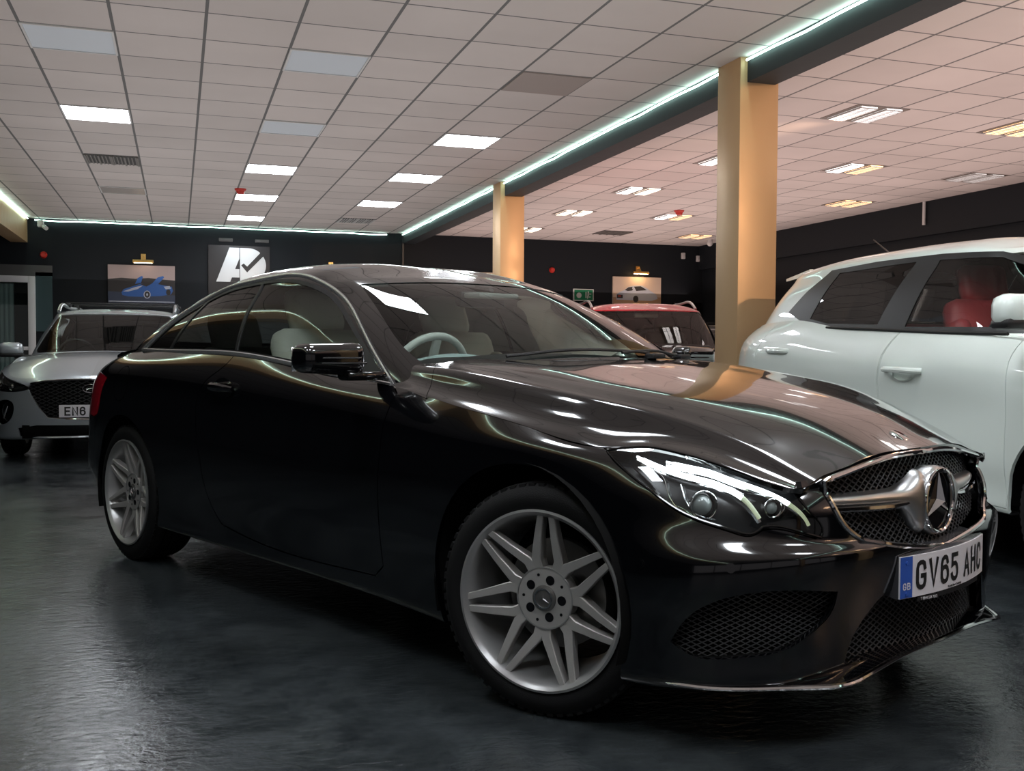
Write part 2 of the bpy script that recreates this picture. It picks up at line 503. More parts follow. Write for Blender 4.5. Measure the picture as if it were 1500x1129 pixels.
X_, Y_, Z_ = Vector((1, 0, 0)), Vector((0, 1, 0)), Vector((0, 0, 1))
def V3(l, m=1): return [Vector((p[0], p[1] * m, p[2])) for p in l]
def my(p): return Vector((p[0], -p[1], p[2]))

def diamond_mesh(name, poly, mapf, pu, pv, r, material, parent, cross=False):
    """woven wire grille: two families of wires clipped by poly (u,v), laid on mapf(u,v)"""
    us = [p[0] for p in poly]; vs = [p[1] for p in poly]; u0, u1, v0, v1 = min(us), max(us), min(vs), max(vs)
    mb = MB(); n = len(poly)
    for sgn in (1, -1):
        k = -2 + int((u0 - (v1 - v0) * pu / pv) / pu) - 2; kmax = int((u1 + (v1 - v0) * pu / pv) / pu) + 3
        for i in range(k, kmax):
            a = Vector((i * pu, v0)); d = Vector((sgn * pu, pv))
            ts = []
            for q in range(n):
                p1, p2 = Vector(poly[q]), Vector(poly[(q + 1) % n]); e = p2 - p1
                den = d.x * e.y - d.y * e.x
                if abs(den) < 1e-12: continue
                w = p1 - a; t = (w.x * e.y - w.y * e.x) / den; s = (w.x * d.y - w.y * d.x) / den
                if 0 <= s < 1: ts.append(t)
            ts.sort()
            for t0, t1 in zip(ts[::2], ts[1::2]):
                if t1 - t0 < .05: continue
                m = max(1, int(math.ceil((t1 - t0) / 2.0)))
                pts = [mapf(*(a + d * (t0 + (t1 - t0) * j / m))) for j in range(m + 1)]
                if m == 1 and (pts[0] - pts[1]).length < 1e-4: continue
                mb.tube(pts, r, n=4)
    return mb.build(name, material, parent, smooth=False)

def wheel_assembly(name, parent, loc, rotz, R=.325, rr=.250, half=.115, phase=0.0, side=-1, style='twin', spin=0):
    """wheel with its outer face towards local -y"""
    tb = MB(); h = half
    prof = [(rr - .004, -h + .012), (rr + .004, -h + .004), (rr + .012, -h), (rr + .03, -h - .004), (R - .03, -h - .001), (R - .012, -h + .012), (R - .003, -h + .03)]
    for i in range(4):
        a = -h + .036 + i * (2 * h - .072) / 4; b = a + (2 * h - .072) / 4
        prof += [(R, a), (R, b - .008), (R - .007, b - .007), (R - .007, b - .001)]
    prof += [(R - .003, h - .03), (R - .012, h - .012), (R - .03, h), (rr + .01, h), (rr - .004, h - .012)]
    tb.lathe(prof, n=96)
    # shoulder tread blocks
    for i in range(64):
        t = 2 * PI * i / 64; M = Matrix.Rotation(-t, 4, 'Y')
        tb.box((R - .0085, -h + .024, 0), (.011, .020, .019), M)
    w = tb.build(name, MATS['rubber'], parent, True, 40)
    w.location = loc; w.rotation_euler = (0, 0, rotz)
    rb = MB()
    rb.lathe([(rr, -h + .004), (rr + .003, -h - .004), (rr - .004, -h - .006), (rr - .010, -h + .002), (rr - .017, -h + .010), (rr - .022, -h + .05), (rr - .035, -.02), (rr - .04, h - .02), (rr, h - .01), (rr + .003, h - .02), (rr - .005, 0)], n=96, close=True)
    rim = rb.build('rim', MATS['wheel_silver'], w, True, 50)
    fy = -h + .006; hy = fy + .018
    if style == 'twin':
        sp = MB(); N = 7
        for k in range(N):
            ac = PI / 2 + phase + 2 * PI * k / N
            for s in (-1, 1):
                ar = ac + s * PI / N * .93; at = ac + s * math.radians(3.9)
                p0 = Vector((math.cos(ar) * .060, 0, math.sin(ar) * .060)); p1 = Vector((math.cos(ac + s * PI / N * .72) * .112, 0, math.sin(ac + s * PI / N * .72) * .112)); p2 = Vector((math.cos(at) * (rr - .010), 0, math.sin(at) * (rr - .010)))
                pts = [p0, p1, p1.lerp(p2, .5), p2]; ws = [.020, .0145, .0115, .0095]; ys = [hy + .017, hy + .010, fy + .011, fy + .001]; dp = [.045, .04, .034, .03]
                vs = []
                for i, (p, wd, y, dd) in enumerate(zip(pts, ws, ys, dp)):
                    t = (pts[min(i + 1, 3)] - pts[max(i - 1, 0)]).normalized(); nn = Vector((-t.z, 0, t.x))
                    for a, b in ((-1, 0.003), (-.82, 0), (.82, 0), (1, .003), (.8, dd), (-.8, dd)):
                        vs.append(p + nn * wd * a + Vector((0, y + b, 0)))
                fs = []
                for i in range(3):
                    for q in range(6): fs.append((i * 6 + q, i * 6 + (q + 1) % 6, (i + 1) * 6 + (q + 1) % 6, (i + 1) * 6 + q))
                fs += [(0, 1, 2, 3, 4, 5), (23, 22, 21, 20, 19, 18)]
                sp.add(vs, fs)
            # web filling the V root
            av = ac + PI / N
            c0 = Vector((math.cos(av) * .085, 0, math.sin(av) * .085))
            q = [Vector((math.cos(av + b) * r_, 0, math.sin(av + b) * r_)) for b, r_ in ((-.42, .06), (-.22, .118), (0, .108), (.22, .118), (.42, .06))]
            sp.add([p + Vector((0, hy + .0165, 0)) for p in q] + [p + Vector((0, hy + .04, 0)) for p in q], [(0, 1, 2, 3, 4), (9, 8, 7, 6, 5)] + [(i, i + 5, (i + 1) % 5 + 5, (i + 1) % 5) for i in range(5)])
        sp.build('spoke_face', MATS['wheel_machined'], w, True, 30)
        hb = MB(); hb.lathe([(.0, hy + .012), (.083, hy + .012), (.087, hy + .016), (.083, hy + .06), (0, hy + .06)], n=48)
        hb.build('hub', MATS['wheel_machined'], w, True, 30)
        rg = MB(); rg.lathe([(.0845, hy + .0125), (.0845, hy + .0105), (.0875, hy + .0105), (.0875, hy + .0125)], n=48, close=True); rg.build('hub_ring', MATS['wheel_silver'], w)
        for k in range(5):
            bl = MB()
            a = 2 * PI * k / 5 + phase * .3; c = Vector((math.cos(a) * .054, 0, math.sin(a) * .054))
            bl.cyl(c + Vector((0, hy + .0112, 0)), c + Vector((0, hy + .013, 0)), .0135, n=20)
            bl.build('bolt_hole', MATS['star_black'], w); bl = MB(); a += PI / 5; c = Vector((math.cos(a) * .066, 0, math.sin(a) * .066)); bl.cyl(c + Vector((0, hy + .0112, 0)), c + Vector((0, hy + .013, 0)), .0045, n=12); bl.build('valve_mark', MATS['star_black'], w)
        cp = MB(); cp.lathe([(0, hy + .004), (.030, hy + .005), (.036, hy + .008), (.037, hy + .013), (0, hy + .013)], n=40)
        cap = cp.build('hub_cap', MATS['brake_steel'], w, True, 30)
        st = MB(); star_solid(st, .020, .006, Vector((0, hy + .0045, 0)), 'y', .0)
        st.lathe([(.0245, hy + .0048), (.0245, hy + .003), (.0285, hy + .003), (.0285, hy + .0055)], n=40)
        st.build('cap_emblem', MATS['chrome'], w)
    else:
        sp = MB(); N = 5
        for k in range(N):
            ac = PI / 2 + phase + 2 * PI * k / N
            for s in (-1, 1):
                p0 = Vector((math.cos(ac + s * .25) * .05, 0, math.sin(ac + s * .25) * .05)); at = ac + s * .16; p2 = Vector((math.cos(at) * (rr - .01), 0, math.sin(at) * (rr - .01)))
                t = (p2 - p0).normalized(); nn = Vector((-t.z, 0, t.x)); vs = []
                for p, wd, y in ((p0, .02, fy + .012), (p2, .013, fy + .002)):
                    for a, b in ((-1, 0), (1, 0), (.8, .035), (-.8, .035)): vs.append(p + nn * wd * a + Vector((0, y + b, 0)))
                sp.add(vs, [(0, 1, 5, 4), (1, 2, 6, 5), (2, 3, 7, 6), (3, 0, 4, 7), (0, 3, 2, 1), (4, 5, 6, 7)])
        sp.lathe([(0, fy + .01), (.07, fy + .012), (.07, fy + .05), (0, fy + .05)], n=32)
        sp.build('spoke_face', MATS['wheel_silver'], w, True, 30)
    dk = MB(); dk.lathe([(.05, .0), (.155, .0), (.155, .028), (.05, .028)], n=48, close=True); dk.lathe([(.0, -.03), (.07, -.03), (.075, .0), (.0, .0)], n=32)
    dk.build('brake_disc', MATS['brake_steel'], w, True, 30)
    ca = MB()
    ca.prism([(math.cos(a) * r_, math.sin(a) * r_) for r_, seq in ((.165, np.linspace(-.45, .45, 8)), (.105, np.linspace(.45, -.45, 8))) for a in seq], -.028, .05)
    ca.build('brake_caliper', MATS['brake_steel'], w, True, 30)
    if spin: pass
    return w

def star_solid(mb, R, d, c, axis='x', roll=0.0, sgn=1):
    """three-pointed star with bevelled arms; lies in the plane normal to axis, raised towards the viewer side"""
    P = []
    for k in range(6):
        a = PI / 2 + k * PI / 3 + roll; r = R if k % 2 == 0 else R * .145
        P.append((math.cos(a) * r, math.sin(a) * r))
    def m(u, v, h):
        return c + (Vector((h, u, v)) if axis == 'x' else Vector((u, -h, v)))
    vs = [m(u, v, 0) for u, v in P] + [m(0, 0, d)]
    mb.add(vs, [(i, (i + 1) % 6, 6) for i in range(6)] + [(5, 4, 3, 2, 1, 0)])

GLYPH = {  # strokes in a 0..1 x 0..1 box
    'G': [[(.95, .78), (.85, .95), (.65, 1), (.35, 1), (.12, .93), (0, .78), (0, .22), (.12, .07), (.35, 0), (.65, 0), (.88, .07), (1, .22), (1, .46), (.6, .46)]],
    'V': [[(0, 1), (.5, 0), (1, 1)]],
    '6': [[(.92, .80), (.82, .95), (.62, 1), (.38, 1), (.12, .92), (0, .76), (0, .22), (.12, .07), (.36, 0), (.64, 0), (.88, .07), (1, .22), (1, .38), (.88, .53), (.64, .60), (.36, .60), (.1, .52)]],
    '5': [[(.95, 1), (.1, 1), (.05, .58), (.3, .64), (.64, .64), (.88, .55), (1, .40), (1, .22), (.88, .07), (.64, 0), (.36, 0), (.12, .07), (0, .2)]],
    'A': [[(0, 0), (.5, 1), (1, 0)], [(.2, .3), (.8, .3)]],
    'H': [[(0, 0), (0, 1)], [(1, 0), (1, 1)], [(0, .5), (1, .5)]],
    'C': [[(1, .76), (.88, .93), (.64, 1), (.36, 1), (.12, .93), (0, .78), (0, .22), (.12, .07), (.36, 0), (.64, 0), (.88, .07), (1, .24)]],
    'E': [[(1, 1), (0, 1), (0, 0), (1, 0)], [(0, .52), (.85, .52)]],
    'N': [[(0, 0), (0, 1), (1, 0), (1, 1)]],
    'B': [[(0, 0), (0, 1), (.65, 1), (.92, .9), (.92, .62), (.7, .53), (0, .53)], [(.7, .53), (1, .42), (1, .1), (.7, 0), (0, 0)]],
    'T': [[(0, 1), (1, 1)], [(.5, 1), (.5, 0)]]}
def glyph(mb, ch, u0, v0, w, h, s, mapf, flipu=1):
    """flat ribbon lettering raised 0.6 mm, strokes of width s"""
    for st in GLYPH[ch]:
        P = [Vector((u0 + x * (w - s) + s / 2, v0 + y * (h - s) + s / 2)) for x, y in st]; n = len(P); L = []; Rr = []
        for i, p in enumerate(P):
            d1 = (P[i] - P[i - 1]).normalized() if i > 0 else (P[1] - P[0]).normalized()
            d2 = (P[i + 1] - P[i]).normalized() if i < n - 1 else d1
            n1 = Vector((-d1.y, d1.x)); n2 = Vector((-d2.y, d2.x)); m = (n1 + n2)
            m = m.normalized() if m.length > 1e-5 else n1; k = min(1.6, 1 / max(.3, m.dot(n1)))
            e = Vector((0, 0))
            if i == 0: e = -d1 * s / 2
            if i == n - 1: e = d1 * s / 2
            L.append(p + m * s / 2 * k + e); Rr.append(p - m * s / 2 * k + e)
        vs = [mapf(q.x, q.y, .0006) for q in L] + [mapf(q.x, q.y, .0006) for q in Rr]
        mb.add(vs, [(i, i + 1, n + i + 1, n + i) for i in range(n - 1)])
def text_on(mb, s, u0, v0, w, h, st, gap, mapf):
    u = u0
    for ch in s:
        if ch == ' ': u += w * .62; continue
        glyph(mb, ch, u, v0, w, h, st, mapf); u += w + gap
def font_text(name, s, size, loc, rot, material, parent, sx=1.0):
    cu = bpy.data.curves.new(name, 'FONT'); cu.body = s; cu.size = size; cu.extrude = .0003; cu.materials.append(material)
    t = bpy.data.objects.new(name + '_curve', cu); COL.objects.link(t); dg = bpy.context.evaluated_depsgraph_get(); dg.update()
    me = bpy.data.meshes.new_from_object(t.evaluated_get(dg)); bpy.data.objects.remove(t); me.name = name
    o = bpy.data.objects.new(name, me); COL.objects.link(o); o.location = loc; o.rotation_euler = rot; o.scale = (sx, 1, 1)
    if parent is not None: o.parent = parent
    return o

def car_seat(parent, x, y, z, material, name='front_seat', hr=True, w=.50, back=.62, tilt=.30):
    def soft(c, d, r, M=None, bev=.06):
        mb = MB(); mb.box(c, d, M, bev); return mb
    mb = MB(); mb.box((0, 0, 0), (.52, w, .16), Matrix.Translation((x + .22, y, z + .08)) @ Matrix.Rotation(-.12, 4, 'Y'), .05)
    for s in (-1, 1): mb.box((0, 0, 0), (.46, .09, .20), Matrix.Translation((x + .22, y + s * (w / 2 - .03), z + .10)) @ Matrix.Rotation(-.12, 4, 'Y'), .04)
    M = Matrix.Translation((x, y, z + .12)) @ Matrix.Rotation(-tilt, 4, 'Y')
    mb.box((0, 0, back / 2), (.15, w - .02, back), M, .06)
    for s in (-1, 1): mb.box((.035, s * (w / 2 - .04), back / 2 - .05), (.15, .09, back * .75), M, .04)
    o = mb.build(name, material, parent, True, 60)
    if hr:
        h = MB(); h.box((.0, 0, back + .09), (.10, .27, .21), M, .045)
        h.build('headrest', material, o, True, 60)
    return o
# ------------------------------------------------------------------ assemble the black coupe
def build_coupe(loc, rot):
    car = empty('coupe_car', loc, rot)
    tag(car, 'black two-door coupe with number plate GV65 AHC filling the foreground', 'car')
    P = MATS['black_paint']
    band = Surf(resample(coupe_band(), [7] * 21, [6, 6, 6, 6, 6, 6, 6, 6, 6], crease=()), True)
    hood = Surf(coupe_hood()); green = Surf(resample(coupe_green(), [9] * 13, [3, 7, 7, 6, 6, 5, 5, 5, 5, 5]), True)
    deck = Surf(resample(coupe_deck(), [5] * 6, [5] * 4))
    if hood.N[100][2] < 0: hood.N = -hood.N; bmesh.ops.reverse_faces(hood.bm, faces=hood.bm.faces)
    if deck.N[60][2] < 0: deck.N = -deck.N; bmesh.ops.reverse_faces(deck.bm, faces=deck.bm.faces)
    D = Y_; near = lambda p: p.x < .45
    # wheel arches
    def arch(cx, r, zc=.325, n=40):
        return [Vector((cx + r * math.cos(a), -.9, zc + r * math.sin(a))) for a in np.linspace(-.35, PI + .35, n)] + [Vector((cx - r * .9, -.9, 0)), Vector((cx + r * .9, -.9, 0))]
    band.piece(arch(0.0, .372), D, lim=lambda p: p.x < .5, facing=-1)
    band.piece(arch(-2.74, .372), D, lim=lambda p: -3.3 < p.x < -1.5, facing=-1)
    # door
    dp = smooth_poly([(-1.80, -.8, 1.06), (-1.833, -.8, .954), (-1.964, -.86, .86), (-1.987, -.87, .735), (-1.945, -.88, .553), (-1.882, -.88, .377), (-1.79, -.88, .295), (-1.60, -.88, .270), (-.72, -.88, .262), (-.67, -.88, .30), (-.67, -.88, .5), (-.66, -.87, .72), (-.645, -.85, .868), (-.70, -.83, .90), (-.70, -.8, 1.06)], corners=(0, 6, 8, 9, 12, 13, 14))
    door = band.piece(dp, D, gap=.0045)
    # headlamp outline, taken along the sight direction of its lens
    hl = smooth_poly([(.272, -.826, .760), (.31, -.816, .79), (.45, -.78, .82), (.60, -.72, .80), (.69, -.62, .75), (.668, -.548, .668), (.698, -.530, .614), (.728, -.517, .562), (.722, -.535, .548), (.697, -.575, .562), (.652, -.636, .574), (.644, -.652, .572), (.627, -.677, .558), (.594, -.708, .566), (.549, -.741, .582), (.48, -.779, .612), (.419, -.80, .652), (.36, -.816, .692), (.305, -.824, .728)], corners=(0, 5, 8, 11))
    dh = Vector((-.577, .805, -.137)).normalized()
    lens = band.piece(hl, dh, gap=.003, lim=lambda p: p.x > .2 and p.z > .45, facing=-.6)
    # grille, lower intake, side intake
    gr = smooth_poly([(.8, .2, .727), (.8, 0, .731), (.8, -.2, .726), (.8, -.36, .702), (.8, -.468, .684), (.8, -.458, .652), (.8, -.44, .585), (.8, -.37, .528), (.8, -.22, .500), (.8, 0, .474), (.8, .2, .5)], corners=(1, 4, 5, 7, 9))
    grd = band.piece(gr, -X_, lim=lambda p: p.x > .5)
    li = smooth_poly([(.8, .1, .392), (.8, -.20, .388), (.8, -.31, .372), (.8, -.36, .330), (.8, -.395, .285), (.8, -.425, .215), (.8, -.3, .208), (.8, .1, .208)], corners=(0, 1, 5, 7))
    lid = band.piece(li, -X_, lim=lambda p: p.x > .5)
    si = smooth_poly([(.474, -.795, .285), (.502, -.785, .335), (.547, -.760, .382), (.617, -.704, .415), (.70, -.604, .425), (.757, -.485, .412), (.748, -.492, .362), (.716, -.54, .305), (.675, -.60, .268), (.604, -.695, .252), (.514, -.769, .255)], corners=(0, 5))
    sid = band.piece(si, Vector((-.72, .69, 0)).normalized(), lim=lambda p: p.x > .3 and p.z < .5)
    # tail lamp and fuel flap
    tl = smooth_poly([(-3.02, -.85, .868), (-3.08, -.85, .79), (-3.12, -.85, .70), (-3.22, -.85, .665), (-3.6, -.8, .67), (-3.6, -.7, .87), (-3.3, -.8, .89)], corners=(0, 3, 4, 5))
    tld = band.piece(tl, D, gap=.003, lim=lambda p: p.x < -2.9)
    ff = [Vector((-2.78 + .088 * math.cos(a), -.88, .845 + .082 * math.sin(a))) for a in np.linspace(0, 2 * PI, 28, endpoint=False)]
    ffd = band.piece(ff, D, gap=.003)
    panel('fuel_flap', ffd, band, P, car, .01)
    body = panel('body_shell', band.rest(), band, P, car, .016, 'both', weld=True)
    for m, nm in ((None, 'door'), ('only', 'door')):
        d = panel(nm, door, band, P, car, .02, m)
        sgn = 1 if m is None else -1
        # pull handle in its cup
        hb = MB(); cx, cz, cw = -1.765, .853, .862
        hb.add([Vector((cx + .085 * math.cos(a) * q, -(cw + .006 - (1 - q) * .004) * sgn, cz + .042 * math.sin(a) * q)) for q in (1, .85) for a in np.linspace(0, 2 * PI, 24, endpoint=False)], [(i, (i + 1) % 24, 24 + (i + 1) % 24, 24 + i) for i in range(24)] + [tuple(range(24, 48))])
        pts = smooth_line([(cx - .10, -(cw + .002) * sgn, cz + .004), (cx - .06, -(cw + .032) * sgn, cz + .006), (cx + .03, -(cw + .036) * sgn, cz + .004), (cx + .085, -(cw + .01) * sgn, cz - .002)], 5)
        hb.tube(pts, [.012 + .006 * math.sin(PI * i / (len(pts) - 1)) for i in range(len(pts))], n=10)
        h = hb.build('door_handle', P, d)
        ch = MB(); ch.tube([p + Vector((0, -.013 * sgn, .006)) for p in pts[2:-2]], .0022, n=6); ch.build('handle_trim', MATS['chrome'], d)
    for m in (None, 'only'):
        panel('tail_lamp', tld, band, MATS['lamp_red'], car, .01, m)
    # hood and pillar feet
    hp = [(.9, .2, 1), (.9, -.9, 1), (.30, -.9, 1), (.25, -.848, 1)] + [(x, -.846, 1) for x in (.1, 0, -.1, -.2, -.3, -.4)] + [(-.475, -.84, 1), (-.50, -.80, 1), (-.56, -.72, 1), (-.585, -.665, 1), (-.56, -.60, 1), (-.50, -.50, 1), (-.43, -.36, 1), (-.385, -.18, 1), (-.375, .2, 1)]
    fe = [(.9, .2), (.735, 0), (.727, -.2), (.708, -.40), (.700, -.465), (.684, -.57), (.60, -.632), (.48, -.68), (.36, -.722), (.245, -.79), (0, -.832), (-.3, -.838), (-.48, -.822)]
    hpoly = [Vector((.735, .15, 1))] + smooth_line([(x, y, 1) for x, y in fe[1:5]], 5) + smooth_line([(x, y, 1) for x, y in fe[4:]], 4)[1:] + [Vector(p) for p in [(-.50, -.80, 1), (-.56, -.72, 1), (-.585, -.665, 1)]] + [Vector(p) for p in hp[-6:]][1:] + [Vector((-.375, .15, 1))]
    hd = hood.piece(hpoly, -Z_, gap=.003)
    hoodo = panel('hood', hd, hood, P, car, .015, 'both', weld=True, lift=.001)
    foot = hood.piece([Vector(p) for p in [(-.50, -.79, 1), (-.475, -.83, 1), (-.6, -.812, 1), (-.80, -.79, 1), (-.80, -.70, 1), (-.66, -.69, 1), (-.585, -.665, 1)]], -Z_)
    for m in (None, 'only'): panel('pillar_foot', foot, hood, P, car, .012, m)
    cowl = hood.piece([Vector(p) for p in [(-.3, .2, 1), (-.3, -.3, 1), (-.45, -.6, 1), (-.57, -.68, 1), (-.70, -.72, 1), (-.8, -.7, 1), (-.8, .2, 1)]], -Z_)
    panel('cowl', cowl, hood, MATS['satin_black'], car, .01, 'both', weld=True, lift=-.012)
    panel('boot_lid', deck.rest(), deck, P, car, .012, 'both', weld=True)
    # greenhouse
    dlo = smooth_poly([(-2.80, -.76, 1.004), (-2.722, -.74, 1.048), (-2.624, -.69, 1.130), (-2.488, -.64, 1.197), (-2.214, -.62, 1.273), (-1.891, -.63, 1.302), (-1.672, -.63, 1.304), (-1.466, -.63, 1.280), (-1.292, -.63, 1.226), (-1.112, -.66, 1.132), (-.952, -.71, 1.030), (-.84, -.74, .956), (-.735, -.765, .888), (-1.05, -.79, .925), (-1.374, -.79, .960), (-1.852, -.79, .995), (-2.232, -.79, 1.001)], corners=(0, 12))
    dl = green.piece(dlo, D, gap=0, facing=.02)
    # split the side glass: front door window, rear quarter window, small corner
    gs = Surf.__new__(Surf); gs.bm = bmesh.new(); vv = [gs.bm.verts.new(p) for p in dl[0]]
    for f in dl[1]: gs.bm.faces.new([vv[i] for i in f])
    gs.bm.normal_update(); gs.bvh, gs.T, gs.V, gs.N = green.bvh, green.T, green.V, green.N
    inner = offset_poly(dlo, D, -.014, green)
    frame_keep = gs.cut(inner, D, facing=-1)
    fw = [Vector(p) for p in [(-1.848, -.64, 1.40), (-1.795, -.79, .93), (-.5, -.8, .80), (-.5, -.7, 1.4)]]
    rw = [Vector(p) for p in [(-1.868, -.64, 1.40), (-1.815, -.79, .93), (-2.475, -.78, .98), (-2.335, -.64, 1.25), (-2.30, -.63, 1.4)]]
    tri = [Vector(p) for p in [(-2.50, -.78, .98), (-2.36, -.64, 1.25), (-2.36, -.6, 1.4), (-3, -.6, 1.4), (-3, -.8, .98)]]
    def sub(poly, extra=None):
        fs = gs.cut(poly, D, facing=-1); d, u, v = gs._basis(D); PP = [(p.dot(u), p.dot(v)) for p in inner]
        return gs.take([f for f in fs if gs._in(f.calc_center_median(), u, v, PP)])
    sail = [Vector(p) for p in [(-.5, -.8, .7), (-.90, -.8, .90), (-.955, -.7, 1.02), (-.93, -.6, 1.2), (-.5, -.6, 1.2)]]
    saild = sub(sail); fwd = sub(fw); rwd = sub(rw); trd = sub(tri)
    for m in (None, 'only'):
        panel('door_glass', fwd, green, MATS['tinted_glass'], car, .0, m, lift=-.004)
        panel('rear_side_glass', rwd, green, MATS['tinted_glass'], car, .0, m, lift=-.004)
        panel('corner_glass', trd, green, MATS['dark_glass'], car, .0, m, lift=-.004)
        panel('mirror_sail', saild, green, MATS['satin_black'], car, .004, m)
    panel('window_seal', gs.rest(), green, MATS['satin_black'], car, .006, 'both')
    ws = smooth_poly([(-.37, .2, .99), (-.385, 0, .99), (-.43, -.28, .985), (-.54, -.52, .975), (-.61, -.70, .966), (-.74, -.695, 1.018), (-.915, -.655, 1.117), (-1.08, -.605, 1.204), (-1.19, -.565, 1.266), (-1.19, -.42, 1.277), (-1.17, -.22, 1.286), (-1.155, 0, 1.289), (-1.155, .2, 1.289)], corners=(0, 4, 8, 12))
    wsd = green.piece(ws, -X_, gap=0, lim=lambda p: p.x > -1.4, facing=-.2)
    panel('windshield', wsd, green, MATS['screen_glass'], car, .0, 'both', lift=-.003)
    rg = [Vector(p) for p in [(-3, .2, 1.03), (-3, -.58, 1.03), (-3, -.46, 1.235), (-3, .2, 1.25)]]
    rgd = green.piece(rg, X_, lim=lambda p: p.x < -2.6, facing=-.2)
    panel('rear_glass', rgd, green, MATS['tinted_glass'], car, .0, 'both', lift=-.003)
    panel('roof_shell', green.rest(), green, P, car, .014, 'both', weld=True)
    # chrome strips round the side windows
    for sg in (1, -1):
        up = [Vector((p.x, p.y * sg, p.z)) for p in offset_poly(dlo, D, .004, green)]
        def snap(p):
            q = green.bvh.find_nearest(Vector((p.x, -abs(p.y), p.z))); n = green.normal_at(q[0]); q = q[0] + n * .003
            return Vector((q.x, q.y * sg, q.z))
        c1 = 12 * 6 if False else None
        k = min(range(len(up)), key=lambda i: (up[i] - Vector((-.735, -.765 * sg, .888))).length)
        arc = [snap(Vector((p.x, dlo[i].y if i < len(dlo) else p.y, p.z))) for i, p in enumerate(up[:k + 1])]
        mb = MB(); mb.tube(arc, .0125, n=8, flat=.4, up=(0, 0, 1)); mb.build('window_trim', MATS['bright_trim'], car)
        bel = [snap(p) for p in smooth_line([(-2.80, -.76, 1.003), (-2.232, -.79, .999), (-1.852, -.79, .994), (-1.374, -.79, .958), (-1.05, -.79, .923), (-.735, -.765, .887)], 6)]
        mb = MB(); mb.tube(bel, .0105, n=8, flat=.5, up=(0, 0, 1)); mb.build('belt_trim', MATS['bright_trim'], car)
        # drip line between roof and pillar
    # headlamps
    for sg, m in ((1, None), (-1, 'only')):
        ln = panel('headlamp_lens', lens, band, MATS['clear_lens'], car, .0, m)
        S3 = lambda l: [Vector((p[0], p[1] * sg, p[2])) for p in l]
        panel('lamp_housing', ([p + dh * .058 for p in lens[0]], lens[1]), band, MATS['headlamp_inner'], ln, .004, m)
        RP_ = [(.256, -.797, .748), (.30, -.757, .757), (.36, -.722, .757), (.42, -.70, .748), (.48, -.68, .736), (.54, -.657, .717), (.60, -.632, .694), (.645, -.595, .676), (.655, -.537, .66), (.695, -.524, .613), (.719, -.498, .556), (.717, -.505, .546), (.687, -.558, .564), (.641, -.618, .578), (.631, -.63, .576), (.613, -.656, .559), (.579, -.686, .568), (.533, -.719, .583), (.464, -.758, .612), (.403, -.781, .651), (.341, -.794, .689), (.293, -.799, .722)]
        ring = [band.bvh.find_nearest(p)[0] for p in smooth_poly(RP_, corners=(0, 8, 11, 14), n=4)]
        mb = MB(); mb.add(S3([p + dh * .002 for p in ring] + [p + dh * .058 for p in ring]), [(i, (i + 1) % len(ring), len(ring) + (i + 1) % len(ring), len(ring) + i) for i in range(len(ring))]); mb.build('lamp_bowl', MATS['headlamp_inner'], ln)
        mb = MB(); mb.tube(S3(ring), .0035, n=6, closed=True); mb.build('lamp_seal', MATS['gloss_black'], ln)
        def on(l, dep): return S3([Vector(p) + dh * dep for p in smooth_line(l, 6)])
        for pts, r in (([(.335, -.768, .738), (.378, -.757, .722), (.422, -.736, .706), (.473, -.707, .691), (.512, -.682, .681), (.557, -.658, .662), (.587, -.646, .642), (.609, -.638, .617), (.623, -.632, .595)], .0052),
                    ([(.404, -.733, .727), (.464, -.695, .714), (.497, -.673, .706), (.54, -.647, .689), (.582, -.619, .673), (.62, -.593, .657), (.651, -.572, .64), (.675, -.553, .62), (.692, -.538, .597), (.701, -.53, .576)], .0046)):
            k = int(len(pts) * .78); P_ = on(pts, .026); q_ = int(len(P_) * .8)
            mb = MB(); mb.tube(P_[:q_ + 1], [r * (.6 if i < 3 else 1) for i in range(q_ + 1)], n=8); mb.build('running_light', MATS['drl_glow'], ln)
            mb = MB(); mb.tube(P_[q_:], r, n=8); mb.build('light_guide', MATS['drl_dim'], ln)
            mb = MB(); off = [p + Vector((0, 0, -.010)) + Vector(S3([dh * .006])[0]) for p in P_]; mb.tube(off, r * 1.3, n=6); mb.build('light_guide_trim', MATS['headlamp_chrome'], ln)
        for c, r in (((.512, -.719, .625), .030), ((.639, -.602, .621), .019)):
            c = Vector(S3([Vector(c) + dh * .034])[0]); ax = Vector((.86, -.45 * sg, .0)).normalized()
            mb = MB(); mb.cyl(c - ax * .02, c + ax * .006, r * 1.08, r * 1.25, n=28, caps=False)
            mb.tube([c + ax * .006 + (ax.cross(Z_) * math.cos(t) + Z_ * math.sin(t)) * r * 1.22 for t in np.linspace(0, 2 * PI, 28, endpoint=False)], .0022, n=6, closed=True)
            mb.build('projector', MATS['headlamp_chrome'], ln)
            mb = MB(); bm = bmesh.new(); bmesh.ops.create_uvsphere(bm, u_segments=24, v_segments=14, radius=r * .95); mb.frombm(bm, Matrix.Translation(c - ax * r * .4)); bm.free()
            mb.build('projector_lens', MATS['clear_lens_solid'], ln)
        for l in ([(.338, -.786, .709), (.382, -.78, .677), (.427, -.774, .633)], [(.383, -.763, .706), (.413, -.755, .689), (.431, -.761, .656), (.46, -.759, .616)], [(.454, -.735, .674), (.47, -.741, .645), (.496, -.738, .608), (.54, -.705, .59)], [(.586, -.634, .656), (.615, -.61, .65), (.64, -.585, .642), (.658, -.575, .624), (.652, -.596, .6)]):
            P_ = on(l, .030); mb = MB(); n_ = len(P_)
            mb.add([p for q in P_ for p in (q, q + Vector(S3([dh * .022 + Vector((.012, -.002, -.004))])[0]))], [(2 * i, 2 * i + 1, 2 * i + 3, 2 * i + 2) for i in range(n_ - 1)])
            mb.tube(P_, .0016, n=5); mb.build('lamp_reflector', MATS['headlamp_chrome'], ln)
